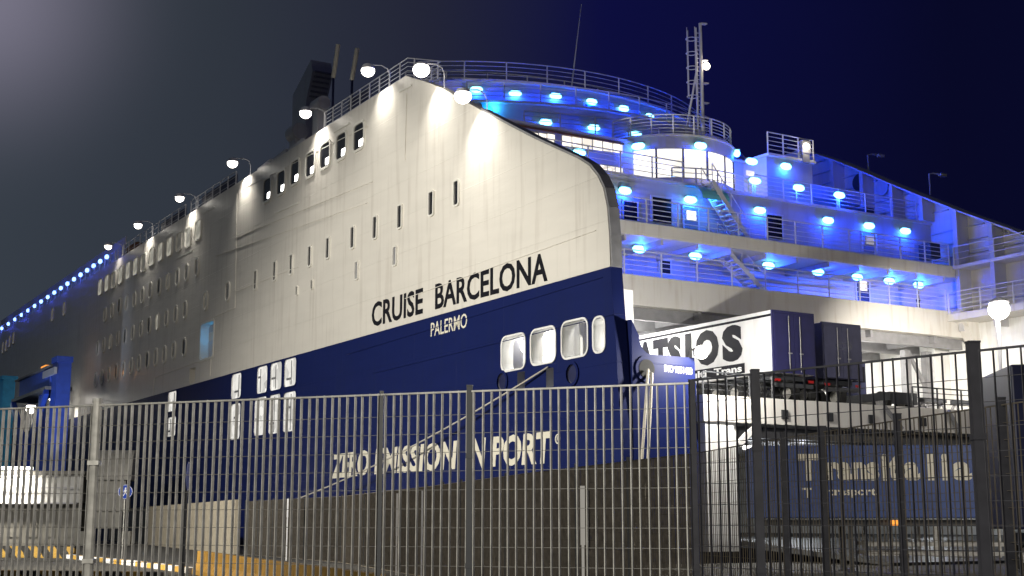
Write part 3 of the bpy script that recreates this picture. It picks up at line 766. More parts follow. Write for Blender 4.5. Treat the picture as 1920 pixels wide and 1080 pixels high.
band(994, 1041, 248, 252, 266, 268, 13.0, 3, 'lounge')
band(1053, 1168, 254, 269, 273, 288, 13.0, 6, 'lounge')
band(1124, 1168, 309, 314, 328, 331, 13.0, 3, 'lounge')
band(1398, 1415, 319, 321, 329, 331, 11.1, 1, 'lounge')
a = sy(1050, 251, 12.9); b_ = sy(1170, 266, 12.9)
MB().box(a.x - 3.0, 12.88, a.z + 0.02, b_.x, 12.99, a.z + 0.12).build('window_hood', 'rust', ferry)
def awning(px0, px1, py, y, depth=1.5):
    a, b = sy(px0, py, y), sy(px1, py, y); m = MB()
    n = 8; pr = [(y - depth * math.sin(R(90 * k / n)), a.z - 0.95 + 0.95 * math.cos(R(90 * k / n))) for k in range(n + 1)]
    for (p, z), (q_, z2) in zip(pr, pr[1:]): m.bar(((a.x + b.x) / 2, p, z), ((a.x + b.x) / 2, q_, z2), abs(b.x - a.x), 0.05, up=(0, 0, 1))
    return m.build('awning', 'awning', ferry)
lamp('awning_light', 'POINT', (11.9, 8.3, 18.25), 70, (0.02, 0.35, 1.0), ferry, 0.1); lamp('awning_light', 'POINT', (6.2, 21.2, 26.0), 70, (0.02, 0.35, 1.0), ferry, 0.1)
awning(1283, 1333, 349, 9.4); awning(886, 930, 188, 22.7, 1.2)
def stair(p_top, p_bot, y, wdt=0.9, ztop=None, zbot=None):
    a, b = sy(*p_top, y), sy(*p_bot, y)
    if ztop: a.z = ztop
    if zbot: b.z = zbot
    m = MB()
    for yy in (y - wdt / 2, y + wdt / 2):
        m.bar((a.x, yy, a.z), (b.x, yy, b.z), 0.05, 0.26)
        m.tube([(a.x, yy, a.z + 0.95), (b.x, yy, b.z + 0.95)], 0.03, 6)
        for k in range(5):
            t = k / 4; m.tube([(a.x + (b.x - a.x) * t, yy, a.z + (b.z - a.z) * t), (a.x + (b.x - a.x) * t, yy, a.z + (b.z - a.z) * t + 0.95)], 0.025, 5)
    n = 12
    for k in range(n):
        t = (k + 0.5) / n; x, z = a.x + (b.x - a.x) * t, a.z + (b.z - a.z) * t
        m.box(x - 0.13, y - wdt / 2 + 0.03, z - 0.03, x + 0.13, y + wdt / 2 - 0.03, z + 0.03)
    return m.build('stairway', 'rail', ferry)
stair((1326, 352), (1395, 422), 8.3, 0.9, 19.2, 16.25); stair((1336, 468), (1425, 545), 8.4, 0.9, 16.1, 13.6)
# pipes and beams under the promenade ceiling
b = MB()
for k in range(13): b.box(1.0 + k * 2.25, 7.2, 15.25, 1.12 + k * 2.25, 10.59, 15.525)
b.build('ceiling_beams', 'deck', ferry)
MB().tube([(15.0, 10.2, 15.1), (19, 10.3, 15.0), (23.5, 10.2, 15.15)], 0.2, 8).build('ceiling_duct', 'deck', ferry)
for x in (2.2, 3.6): MB().box(x, 9.2, 13.56, x + 0.9, 9.9, 14.3).box(x + 0.1, 9.3, 14.3, x + 0.8, 9.85, 14.8).build('deck_locker', 'grey', ferry)
MB().tube([(26.3, 7.6, 13.56), (26.3, 7.6, 15.2)], [0.09, 0.04], 8).ball((26.3, 7.6, 14.1), 0.13, 8).build('deck_post', 'dark', ferry)
for y, z in ((12.8, 20.3), (7.8, 17.2)): MB().box(X1 - 2.0, y, z - 0.4, X1 - 1.2, y + 0.9, z + 0.5).build('deck_locker', 'dark', ferry)
c = sx(1612, 342, X1 - 0.4); MB().lathe((c.x, c.y, c.z), [(0.25, -0.1), (0.55, -0.1), (0.55, 0.1), (0.25, 0.1)], 20, 'x').build('hose_reel', 'dark', ferry)
c = sx(1655, 352, X1 - 0.2); MB().lathe((c.x, c.y, c.z), [(0.1, -0.08), (0.5, -0.08), (0.5, 0.02), (0.4, 0.06), (0.1, 0.06)], 20, 'x').build('hull_hatch', 'deck', ferry)
# small rail-mounted floodlight, starboard side of the tier
c = sy(1513, 278, 10.9)
fl = MB().tube([(c.x, 10.9, 22.45), (c.x, 10.9, c.z + 0.4)], 0.05, 6).box(c.x - 0.45, 10.8, c.z - 0.9, c.x + 0.1, 11.0, c.z - 0.3).box(c.x - 0.5, 10.75, c.z - 0.35, c.x + 0.15, 11.05, c.z + 0.4).build('deck_floodlight', 'grey', ferry)
MB().ball((c.x - 0.2, 10.72, c.z + 0.05), 0.22, 10, sc=(1.2, 0.4, 0.9)).build('lamp_glass', 'flood_dim', fl)
lamp('deck_flood', 'POINT', (c.x - 0.2, 10.4, c.z - 0.1), 30, (1, 0.9, 0.75), ferry, 0.15)
for p in ((1627, 290, 308), (1742, 326, 348)):
    a, b_ = sx(p[0], p[1], BEAM - 0.2), sx(p[0], p[2], BEAM - 0.2)
    MB().tube([(a.x, a.y, b_.z - 0.6), (a.x, a.y, a.z), (a.x + 0.25, a.y - 0.1, a.z + 0.05), (a.x + 0.8, a.y - 0.3, a.z)], 0.05, 6).box(a.x + 0.6, a.y - 0.4, a.z - 0.1, a.x + 1.1, a.y - 0.15, a.z + 0.05).build('unlit_floodlight', 'grey', ferry)
# ---- the floodlights along the port rail, leaning outboard over the plating
def rail_flood(px, py, power, big=1.0, bright=True, out=1.1, tilt=24.0):
    c = sx(px, py, -out); base = 26.62
    if c.y < 20.4: base = fin_z(c.y)
    h = MB().tube([(0.25, c.y - 0.1, base - 0.3), (0.25, c.y - 0.1, c.z - 0.1), (0.12, c.y - 0.08, c.z + 0.22), (-0.25, c.y - 0.04, c.z + 0.38), (-out, c.y, c.z + 0.30)], 0.035, 7)
    h.lathe((-out, c.y, c.z), [(0.10, 0.36), (0.30, 0.26), (0.40, 0.05), (0.40, 0.0)], 16, 'z')
    o = h.build('rail_floodlight', 'rail', ferry)
    MB().ball((-out, c.y, c.z - 0.10), 0.40 * big, 16, sc=(1, 1, 0.85)).build('lamp_glass', 'flood' if bright else 'flood_dim', o, smooth=True)
    lamp('rail_flood_light', 'SPOT', (-out, c.y, c.z - 0.42 * big), power * 0.58, (1, 0.95, 0.86), ferry, 0.2, (0.1, c.y - 0.1, c.z - 2.6), 108, 1.0)
for p, pw, bg_, br_ in (((690, 130), 2380, 1.0, True), ((790, 128), 2550, 1.15, True), ((868, 177), 3230, 1.1, True), ((573, 210), 3910, 0.95, True), ((436, 304), 3400, 0.95, True), ((337, 370), 2890, 0.85, True), ((259, 421), 2380, 0.85, True), ((203, 461), 850, 0.8, False)):
    rail_flood(*p, pw, bg_, br_)
# rails and gear along the top of the side
rail([(0.3, 84, 26.62), (0.3, 62.5, 26.62)], 1.25, 3, 2.0); rail([(0.3, 61, 26.62), (0.3, 50, 26.62)], 1.25, 3, 1.9); rail([(0.3, 33.0, 26.62), (0.3, 23.2, 26.62), (0.3, 20.9, 26.62), (2.2, 20.4, 26.62), (2.2, 23, 26.62)], 1.25, 5, 1.4)
for y0, y1 in ((62.6, 70), (50, 58.5), (26.0, 29.5)): MB().box(0.4, y0, 26.7, 0.43, y1, 27.7).build('wind_screen', 'darkbox', ferry)
b = MB()
for y in (36.5, 39.5, 42.5): b.bar((0.3, y, 26.9), (0.3, y + 2.6, 26.75), 0.2, 0.3)
b.build('coaming', 'deck', ferry)
for (px, py), r in (((556, 250), 0.62), ((600, 197), 0.5)):
    c = sx(px, py, 1.0)
    MB().lathe((c.x, c.y, c.z), [(0.05, -0.75), (r * 0.9, -0.75), (r, -0.6), (r, 0.6), (r * 0.9, 0.7), (0.05, 0.7)], 22, 'y').box(c.x - 0.3, c.y - 0.5, 26.6, c.x + 0.3, c.y + 0.5, c.z - r * 0.8).build('raft_canister', 'deck', ferry)
c = sx(256, 445, 1.0)
MB().lathe((1.0, c.y, 27.2), [(0.05, -0.9), (0.6, -0.9), (0.65, 0.9), (0.05, 0.9)], 18, 'y').build('fast_boat', 'rust', ferry)
for p0, p1 in (((634, 83), (625, 146)), ((670, 90), (660, 150))):
    a, b_ = sx(*p0, 6.0), sx(*p1, 6.0)
    MB().tube([(6.0, b_.y, 26.6), (6.0, b_.y, b_.z - 0.001)], 0.10, 8).build('mast_foot', 'darkbox', ferry)  # dark colour stands in for the night shade hiding the foot
    MB().tube([(6.0, b_.y, b_.z), (6.0, a.y, a.z)], 0.17, 10).build('scanner_mast', 'cream', ferry)
a, b_ = sx(590, 100, 12), sx(545, 200, 12)
fu = MB()
lamp('mast_foot_light', 'POINT', (4.4, sx(640, 140, 6.0).y - 2.0, 29.8), 140, (1, 0.93, 0.8), ferry, 0.2)  # added light without a fixture, brightens the pale masts
fx0, fy0 = 12.0, sx(575, 150, 12).y
zt_ = sx(575, 118, 12).z
fu.plate([(fy0, 26.6), (fy0 + 3.0, 26.6), (fy0 + 3.4, zt_ - 2.2), (fy0 - 0.9, zt_), (fy0 - 1.4, zt_ - 1.2), (fy0, zt_ - 3.6)], [], fx0, fx0 + 2.0)
FU = fu.build('funnel', 'deck', ferry)
b = MB()
for k in range(6): b.bar((fx0 + 0.2, fy0 - 1.46 + k * 0.24, zt_ - 1.25 - k * 0.4), (fx0 + 1.8, fy0 - 1.46 + k * 0.24, zt_ - 1.25 - k * 0.4), 0.16, 0.16)
b.build('funnel_louvre', 'grey', FU)
# promenade of small blue lamps far forward
sb = MB()
rail([(0.3, 150, 26.62), (0.3, 85, 26.62)], 1.2, 3, 2.0)
h0 = MB().box(-0.15, -0.25, -0.1, 0.15, 0.25, 0.14).build('promenade_lamp', 'steelblue', ferry)
g0 = MB().ball((-0.12, 0, -0.05), 0.34, 10, sc=(0.6, 1.2, 0.7)).build('lamp_glass', 'strip_glass', h0)
for k in range(17):
    px = 3 + k * 12.3; c = sx(px, 617 - (px) * 0.683, 0.2)
    h = h0 if k == 0 else h0.copy(); g = g0 if k == 0 else g0.copy()
    if k: COL.objects.link(h); COL.objects.link(g); h.parent = ferry; g.parent = h
    h.location = (0.35, c.y, c.z)
    if k % 2 == 0: lamp('promenade_light', 'POINT', (-0.4, c.y, c.z), 60, (0.05, 0.09, 1.0), ferry, 0.3)
MB().box(1.2, 85, 26.6, 1.3, 150, 29.4).build('promenade_wall', 'deck', ferry)

# ---- vehicle decks inside the open stern
up = MB().box(3.95, -0.5, 5.85, X1, 0.52, 6.98).box(X0, 0.521, 5.85, X1, 45, 6.98).build('vehicle_deck', 'fascia', ferry)
shell_ = MB().box(X0 + 0.002, 44.5, 6.99, X1, 44.9, 12.04).box(X0, 44.5, 0.9, X1, 44.9, 5.84).build('garage_bulkhead', 'inner', ferry)
MB().box(X0, 0.53, 0.5, X1, 45, 0.9).build('vehicle_deck', 'dark', ferry)
MB().box(X1 - 0.04, 0.5, 0.92, X1 - 0.003, 44.4, 5.84).box(X1 - 0.04, 0.5, 6.99, X1 - 0.003, 44.4, 12.04).box(X1 - 0.04, 0.5, 12.045, X1 - 0.003, 6.98, 12.88).build('garage_lining', 'inner', ferry)
b = MB()
for k in range(11): b.box(X0, 7.6 + k * 3.2, 11.45, X1, 7.85 + k * 3.2, 12.04)
for x in (4, 10, 16, 22, 27): b.box(x, 7.2, 11.65, x + 0.18, 44, 12.03)
b.build('ceiling_beams', 'grey', ferry)
b = MB()
for k in range(9): b.box(X0, 1.2 + k * 1.6, 5.35, X1, 1.4 + k * 1.6, 5.84)
b.build('ceiling_beams', 'grey', ferry)
gl = [(6.3, 9.4), (14.0, 11.0), (20.9, 8.9), (8, 20), (17, 20), (25.2, 20), (10, 33), (22, 33)]
for i, (x, y) in enumerate(gl):
    f = MB().box(x - 0.8, y - 0.15, 11.30, x + 0.8, y + 0.15, 11.42).build('garage_lamp', 'grey', ferry)
    MB().box(x - 0.75, y - 0.2, 11.16, x + 0.75, y + 0.2, 11.295).build('lamp_glass', 'tube', f)
    lamp('garage_light', 'POINT', (x, y, 10.9), 1300, (1.0, 0.98, 0.93), ferry, 0.3)
for i, (px, py) in enumerate(((1410, 815), (1497, 820), (1742, 812))):
    c = sy(px, py, 4.0)
    f = MB().box(c.x - 0.5, 3.8, 5.2, c.x + 0.5, 4.2, 5.34).build('garage_lamp', 'grey', ferry)
    MB().box(c.x - 0.45, 3.75, 5.02, c.x + 0.45, 4.15, 5.195).build('lamp_glass', 'tube', f)
    lamp('garage_light', 'POINT', (c.x, 3.8, 4.8), 260, (0.85, 0.92, 1.0), ferry, 0.25)
lamp('garage_light', 'POINT', (15, 25, 4.6), 300, (0.85, 0.92, 1.0), ferry, 0.4)
# portal, braces and curtain to starboard
a, b_ = sy(1692, 660, 9.0), sy(1742, 660, 9.0)
MB().box(a.x, 8.8, 6.99, a.x + 0.45, 9.2, 11.4).box(b_.x - 0.5, 8.8, 6.99, b_.x, 9.2, 11.4).bar((a.x + 0.45, 9.0, 11.3), (b_.x - 0.5, 9.0, 9.4), 0.15, 0.2).box(a.x + 0.46, 8.95, 6.99, b_.x - 0.52, 9.05, 8.4).build('portal_frame', 'grey', ferry)
MB().box(b_.x + 0.02, 8.6, 6.99, X1 - 0.01, 8.7, 11.9).build('curtain_wall', 'inner', ferry)
a = sy(1640, 650, 30)
b = MB()
for k in range(4): b.box(20.5 + k * 1.6, 30, 7.6, 21.2 + k * 1.6, 30.4, 9.4)
b.build('deck_cabinet', 'grey', ferry)
MB().box(4.08, -0.42, 0.4, 5.65, 0.3, 5.845).box(5.66, -0.3, 0.4, 5.9, 0.2, 5.845).build('stern_pillar', 'inner', ferry)
MB().bar((5.9, -0.36, 4.9), (7.0, -0.36, 5.84), 0.2, 0.25).build('stern_brace', 'inner', ferry)
MB().bar((14.6, -0.58, 6.9), (15.6, -0.66, 5.9), 0.12, 0.18).build('stern_brace', 'grey', ferry)
MB().bar((19.6, -0.58, 5.9), (18.8, -0.66, 6.9), 0.12, 0.18).build('stern_brace', 'grey', ferry)
b = MB()
for x in (8.3, 11.0, 13.6, 17.0): b.box(x, -0.58, 6.1, x + 0.35, -0.505, 6.5)
b.build('deck_clip', 'dark', ferry)
# hinged stern ramp lying on the quay
rp = MB(); rp.add([(6.2, 0.5, 0.9), (27, 0.5, 0.9), (27, -8.5, 0.12), (6.2, -8.5, 0.12), (6.2, 0.5, 0.6), (27, 0.5, 0.6), (27, -8.5, 0.01), (6.2, -8.5, 0.01)], [(0, 1, 2, 3), (4, 7, 6, 5), (0, 4, 5, 1), (1, 5, 6, 2), (2, 6, 7, 3), (3, 7, 4, 0)])
rp.build('stern_ramp', 'dark', ferry)
# rails and chocks on the edge of the upper vehicle deck
rail([(4.1, -0.3, 6.98), (8.0, -0.3, 6.98)], 1.0, 4, 1.3, mat='dark'); rail([(16.8, -0.3, 6.98), (28.6, -0.3, 6.98)], 1.0, 4, 1.6, mat='dark')
# lamp on the corner of the transom
c = sy(1312, 661, -0.3)
tl = MB().tube([(3.7, 0.1, 8.55), (3.75, 0.0, 8.95), (c.x, -0.25, c.z + 0.05)], 0.05, 7).box(c.x - 0.2, -0.3, c.z - 0.12, c.x + 0.2, -0.1, c.z + 0.2).build('transom_lamp', 'grey', ferry)
MB().ball((c.x, -0.42, c.z), 0.30, 14).build('lamp_glass', 'flood', tl, smooth=True)
lamp('transom_light', 'POINT', (c.x + 0.2, -2.3, c.z), 2500, (1.0, 0.96, 0.88), ferry, 0.2)

# ================================================================== QUAY AND WATER
def sheet(name, poly, z, mat):
    m = MB(); m.add([(x, y, z) for x, y in poly], [tuple(range(len(poly)))]); return struct(m.build(name, mat))
sheet('water', [(-1500, -600), (1500, -600), (1500, 2000), (-1500, 2000)], -2.2, 'water')
def shp(*pts): return [tuple(to_world(x, y, 0)[:2]) for x, y in pts]
q = MB(); q.prism(shp((-900, -500), (1200, -500), (1200, -2.6), (-1.6, -2.6), (-1.6, 1500), (-900, 1500)), -3.0, 0.0)
struct(q.build('quay', 'asphalt'))

# ================================================================== VEHICLES ON THE SHIP AND ON THE QUAY
def wheel(x, y, z, r, wd_, parent, axis):
    t = MB().lathe((x, y, z), [(r * 0.6, -wd_ / 2), (r, -wd_ / 2 + 0.03), (r, wd_ / 2 - 0.03), (r * 0.6, wd_ / 2)], 20, axis).build('wheel', 'rubber', parent)
    MB().lathe((x, y, z), [(0.05, -wd_ / 2 - 0.01), (r * 0.55, -wd_ / 2 - 0.01), (r * 0.55, wd_ / 2 + 0.01), (0.05, wd_ / 2 + 0.01)], 16, axis).build('rim', 'galv', t)
def trailer(label, w, hgt, length, floor, door, side, group, z0):
    """semi-trailer in its own axes: rear doors face -y, left side faces -x, origin under the rear right edge"""
    t = thing('semi_trailer', label, 'trailer', group=group)
    MB().box(0, 0.06, floor, w, length, hgt).build('box_body', side, t, bevel=0.03)
    MB().box(-0.02, 0.02, floor - 0.05, 0.06, 0.12, hgt + 0.03).box(w - 0.06, 0.02, floor - 0.05, w + 0.02, 0.12, hgt + 0.03).box(0.06, 0.02, hgt - 0.1, w - 0.06, 0.12, hgt + 0.03).build('door_surround', door, t)
    for x0, x1 in ((0.07, w / 2 - 0.01), (w / 2 + 0.01, w - 0.07)):
        d = MB().box(x0, 0.0, floor + 0.02, x1, 0.055, hgt - 0.11).build('rear_door', door, t)
        xm = x0 + (x1 - x0) * (0.72 if x0 < 0.5 else 0.28)
        MB().tube([(xm, -0.03, floor + 0.1), (xm, -0.03, hgt - 0.2)], 0.02, 6).box(xm - 0.05, -0.05, floor + 0.9, xm + 0.15, -0.01, floor + 0.96).build('lock_rod', 'grey', d)
    MB().box(0.3, 0.4, floor - 0.25, w - 0.3, length - 0.3, floor - 0.06).box(0.1, 0.1, floor - 0.6, w - 0.1, 0.25, floor - 0.42).box(0.15, 1.2, floor - 0.55, 0.3, 1.5, floor - 0.25).build('chassis', 'dark', t)
    for x in (0.1, w - 0.4): MB().box(x, 0.06, floor - 0.36, x + 0.3, 0.11, floor - 0.24).build('tail_light', 'redlens', t)
    for x in (0.0, w - 0.05):
        g = MB()
        for z in (0.55, 0.85): g.box(x, 5.4, z, x + 0.05, length - 3.6, z + 0.12)
        for y in (5.6, 7.6, length - 4.0): g.box(x + 0.005, y, 0.5, x + 0.045, y + 0.08, floor - 0.25)
        g.build('side_guard', 'galv', t)
    for k in range(3):
        for x in (0.25, w - 0.25): wheel(x, 1.5 + k * 1.35, 0.52, 0.5, 0.38, t, 'x')
    for x in (0.4, w - 0.5): MB().box(x, length - 3.2, 0.05, x + 0.1, length - 3.05, floor - 0.2).box(x - 0.1, length - 3.3, 0.0, x + 0.2, length - 2.95, 0.06).build('landing_leg', 'dark', t)
    return t
Z7 = 6.985
p = to_world(8.45, 0.0, Z7)
T1 = trailer('white semi-trailer with huge dark lettering and navy rear doors, parked in the ferry stern', 2.5, 4.05, 13.6, 1.22, 'navydoor', 'container', 'trailers on the upper vehicle deck', Z7)
T1.location = p; T1.rotation_euler = (0, 0, HEAD)
# lettering along the side that faces the quay; x = 0, text runs from the front end to the rear
def tside(t_, body, y_l, y_r, z0, z1, mat, bold, name='side_lettering', off=0.0):
    return lettering(body, name, lambda s, t, h: (-0.004 - off - h, y_l + s * (y_r - y_l), z0 + t * (z1 - z0)), mat, t_, bold, 0.008)
ys_ = [(11.9, 10.45, 'R'), (10.35, 8.85, 'A'), (8.95, 7.7, 'T'), (7.75, 6.65, 'S'), (6.35, 5.85, 'I'), (5.55, 3.8, 'O'), (3.55, 2.1, 'S')]
for yl, yr, ch in ys_: tside(T1, ch, yl, yr, 2.0, 3.72, 'ink', 0.07)
sb_ = MB().box(-0.006, 2.0, 1.40, 0.0, 7.6, 1.86).build('lettering_band', 'ink', T1)
tside(T1, 'Multi', 6.6, 4.75, 1.47, 1.80, 'signwhite', 0.03, off=0.004); tside(T1, 'Trans', 4.2, 2.2, 1.47, 1.80, 'signwhite', 0.03, off=0.004)
MB().box(-0.02, 0.1, 3.93, 0.0, 13.6, 4.07).build('roof_rail', 'container', T1)
MB().box(-0.012, 0.1, 3.80, -0.001, 13.6, 3.91).build('roof_stripe', 'ink', T1)
T2 = trailer('slate grey box trailer with a faint oval badge on its doors, in the ferry stern', 2.45, 3.8, 13.0, 1.22, 'greydoor', 'greydoor', 'trailers on the upper vehicle deck', Z7)
T2.location = to_world(11.75, 0.3, Z7); T2.rotation_euler = (0, 0, HEAD)
MB().add([(1.3 + 0.55 * math.cos(2 * math.pi * k / 24), -0.008, 2.75 + 0.17 * math.sin(2 * math.pi * k / 24)) for k in range(24)] + [(1.3 + 0.46 * math.cos(2 * math.pi * k / 24), -0.008, 2.75 + 0.11 * math.sin(2 * math.pi * k / 24)) for k in range(24)],
         [(k, (k + 1) % 24, 24 + (k + 1) % 24, 24 + k) for k in range(24)]).build('door_badge', 'darkbox', T2)
# yard tractor and stacked lashing gear on the same deck
tr = thing('yard_tractor', 'small dark yard tractor beside the grey trailer on the ferry deck', 'tractor', to_world(17.3, 1.2, Z7), HEAD)
MB().box(0, 0.4, 0.55, 1.9, 5.0, 0.95).box(0.1, 0.3, 0.35, 1.8, 0.42, 0.9).build('chassis', 'dark', tr)
cab = MB().prism([(0.05, 3.2), (1.35, 3.2), (1.35, 4.8), (0.05, 4.8)], 0.96, 2.75).build('cab', 'darkbox', tr, bevel=0.08)
MB().box(0.2, 3.15, 1.7, 1.2, 3.195, 2.5).box(0.0, 3.4, 1.6, 0.045, 4.6, 2.5).build('cab_window', 'glass', cab)
MB().box(0.3, 3.1, 2.78, 0.9, 3.5, 2.9).build('beacon', 'amber', cab)
for y in (1.1, 4.2):
    for x in (0.2, 1.7): wheel(x, y, 0.52, 0.5, 0.36, tr, 'x')
for i, x in enumerate((19.6, 21.9, 24.4)):
    g = thing('trestle', ['low steel trailer trestle nearest the yard tractor, on the ferry deck', 'low steel trailer trestle midway along the ferry deck edge', 'low steel trailer trestle nearest the curtain wall of the ferry deck'][i], 'trestle', to_world(x, 1.5, Z7), HEAD, 'steel trestles on the ferry deck')
    MB().box(0, 0, 0.55, 1.6, 0.4, 0.75).build('beam', 'dark', g)
    for xx in (0.1, 1.4): MB().bar((xx, -0.2, 0), (xx, 0.2, 0.55), 0.1, 0.1).bar((xx, 0.6, 0), (xx, 0.2, 0.55), 0.1, 0.1).build('leg', 'grey', g)

# blue trailer standing across the foot of the ramp
tb = trailer('long blue semi-trailer with white lettering, on the quay behind the dark fence', 2.5, 4.1, 13.4, 1.75, 'bluebox', 'bluebox', 'trailers on the quay', 0)
tb.location = (21.3, 43.2, 0); tb.rotation_euler = (0, 0, R(86))
for body, x0, x1, z0, z1 in (('T', 9.35, 10.0, 2.95, 3.82), ('rans', 10.25, 11.95, 2.95, 3.55), ('i', 12.05, 12.2, 2.95, 3.82), ('t', 12.25, 12.6, 2.95, 3.75), ('a', 12.75, 13.25, 2.95, 3.55), ('l', 13.5, 13.7, 2.95, 3.82), ('i', 13.95, 14.15, 2.95, 3.82), ('a', 14.3, 14.9, 2.95, 3.55)):
    tside(tb, body, 21.3 - x0, 21.3 - x1, z0, z1, 'cream', 0.05)
tside(tb, 'trasporti', 21.3 - 10.3, 21.3 - 11.9, 2.4, 2.72, 'cream', 0.03)
tside(tb, 'T', 21.3 - 9.45, 21.3 - 9.75, 2.4, 2.72, 'cream', 0.03)
b = MB()
for x in (1.6, 4.6, 8.6): b.box(-0.03, x, 1.5, 0.0, x + 0.5, 1.68)
b.build('side_marker', 'amber', tb)
dk = trailer('dark navy box trailer rising behind the fence at the far right edge', 2.5, 3.98, 10.0, 1.5, 'darkbox', 'darkbox', 'trailers on the quay', 0)
dk.location = (17.55, 19.2, 0); dk.rotation_euler = (0, 0, R(84))
MB().box(-0.012, 7.5, 3.45, -0.001, 9.3, 3.8).build('side_panel', 'grey', dk)

# ================================================================== FENCES
def fence(name, label, path, hgt, spacing, wire, mat, posts, group=None, post_mat=None, post_r=0.035, base=0.05, bar_d=0.028, bar_t=0.0045, wire_mat=None):
    root = thing(name, label, 'fence', (path[0][0], path[0][1], 0), 0, group)
    O_ = Vector((path[0][0], path[0][1], 0))
    for (ax, ay), (bx, by) in zip(path, path[1:]):
        a, b_ = Vector((ax, ay, 0)) - O_, Vector((bx, by, 0)) - O_
        L = (b_ - a).length; d = (b_ - a) / L; nrm = Vector((-d.y, d.x, 0))
        m = MB(); n = int(L / spacing)
        for k in range(n + 1):
            p = a + d * (k * spacing + random.uniform(-.003, .003)); q_ = p + d * random.uniform(-.006, .006) + nrm * random.uniform(-.004, .004)
            m.bar(p + Vector((0, 0, base)), q_ + Vector((0, 0, hgt + random.uniform(-.004, .0))), bar_t, bar_d, up=nrm)
        k = 0; z = base + 0.03; wm = MB()
        while z < hgt - 0.05:
            wm.bar(a + Vector((0, 0, z)), b_ + Vector((0, 0, z)), 0.0045, 0.0045); z += wire
        wm.build('cross_wires', wire_mat or mat, root)
        m.bar(a + Vector((0, 0, hgt - 0.01)), b_ + Vector((0, 0, hgt - 0.01)), bar_d, 0.014).bar(a + Vector((0, 0, base)), b_ + Vector((0, 0, base)), bar_d, 0.02)
        m.build('mesh_panel', mat, root)
    for (x, y, r, h, shape) in posts:
        p = Vector((x, y, 0)) - O_; m = MB()
        if shape == 'round': m.tube([p, p + Vector((0, 0, h))], r, 12).tube([p + Vector((0, 0, h)), p + Vector((0, 0, h + 0.03))], r * 1.15, 12)
        else: m.box(p.x - r, p.y - r, 0, p.x + r, p.y + r, h).box(p.x - r * 1.1, p.y - r * 1.1, h, p.x + r * 1.1, p.y + r * 1.1, h + 0.012)
        for z in (0.4, 1.25, 2.1): m.box(p.x - r * 1.16, p.y - r * 1.16, z, p.x + r * 1.16, p.y + r * 1.16, z + 0.04)
        m.build('post', mat if shape == 'round' else post_mat or mat, root)
    return root
def at_line(px, a, b_):      # plan point of the fence line a-b seen in picture column px
    r = ray(px, 850); t = r.x / r.y
    s = (t * a[1] - a[0]) / ((b_[0] - a[0]) - t * (b_[1] - a[1]))
    return (a[0] + s * (b_[0] - a[0]), a[1] + s * (b_[1] - a[1]))
F0, F1, F2 = (-6.2, 12.85), (1.33, 9.98), (4.3, 6.6)
FH = 2.64
def pp(px, a, b_, r, h, s): q_ = at_line(px, a, b_); return (q_[0], q_[1], r, h, s)
fence('mesh_fence', 'galvanised steel bar fence closest to us, filling the lower left and centre', [F0, F1], FH, 0.071, 0.148, 'galv',
      [pp(178, F0, F1, 0.042, FH + 0.02, 'round'), pp(714, F0, F1, 0.015, FH + 0.01, 'square'), pp(880, F0, F1, 0.024, FH + 0.03, 'square')], 'fences of upright bars', post_mat='dark', wire_mat='wire', bar_d=0.034, bar_t=0.007)
fence('mesh_fence', 'black steel bar fence closest to us, at lower right', [F1, F2], FH + 0.02, 0.088, 0.15, 'blackbar',
      [pp(1420, F1, F2, 0.029, FH + 0.03, 'square'), pp(1836, F1, F2, 0.035, FH + 0.06, 'square'), (F1[0] + 0.02, F1[1] - 0.02, 0.02, FH, 'square')], 'fences of upright bars', bar_d=0.017, wire_mat='blackbar')
far = [(-13.3, 67.5), (-6.8, 54.0), (-2.5, 39.6), (0.45, 28.3), (2.77, 20.5)]
fp = []
for (a, b_) in zip(far, far[1:]):
    L = math.hypot(b_[0] - a[0], b_[1] - a[1]); n = max(1, round(L / 2.4))
    for k in range(n): fp.append((a[0] + (b_[0] - a[0]) * k / n, a[1] + (b_[1] - a[1]) * k / n, 0.03, 2.7, 'square'))
fence('mesh_fence', 'long brown security fence running away behind the galvanised one to the pale wall', far, 2.65, 0.075, 0.15, M['rusty'] if 'rusty' in M else 'galv', fp, 'fences of upright bars', post_mat='dark')
inn = [(2.8, 20.4), (3.4, 16.7), (3.98, 13.8), (4.75, 10.4)]
fence('mesh_fence', 'dark bar fence leaning across the blue trailer, behind the black one', inn, 2.65, 0.085, 0.15, M['rusty'],
      [(3.38, 16.72, 0.028, 2.7, 'square'), (3.62, 15.6, 0.035, 2.7, 'square'), (3.98, 13.8, 0.035, 2.7, 'square'), (4.4, 12.0, 0.035, 2.7, 'square')], 'fences of upright bars', post_mat='blackbar', bar_d=0.011, bar_t=0.006)
# glowing and pale strips stand in for light through gaps in the fence
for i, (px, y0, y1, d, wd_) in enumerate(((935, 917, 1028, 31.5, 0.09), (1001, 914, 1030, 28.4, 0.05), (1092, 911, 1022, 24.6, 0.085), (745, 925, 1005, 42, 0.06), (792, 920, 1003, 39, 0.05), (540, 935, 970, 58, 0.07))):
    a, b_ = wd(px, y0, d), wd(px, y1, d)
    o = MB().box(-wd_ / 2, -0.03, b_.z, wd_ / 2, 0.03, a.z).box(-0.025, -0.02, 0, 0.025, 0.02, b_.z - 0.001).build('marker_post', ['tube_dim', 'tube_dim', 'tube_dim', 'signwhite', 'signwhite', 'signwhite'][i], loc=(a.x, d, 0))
    tag(o, ['thick white marker strip behind the fence, under the word PORT and nearest its P', 'thin white marker strip behind the fence, under the last letters of PORT', 'white marker strip behind the fence, right of all the lettering', 'dull pale strip behind the fence, below the M of EMISSION', 'dull pale strip behind the fence, below the double S of EMISSION', 'short dull pale strip at the far end of the brown fence'][i], 'marker post', 'pale marker strips behind the long fence')
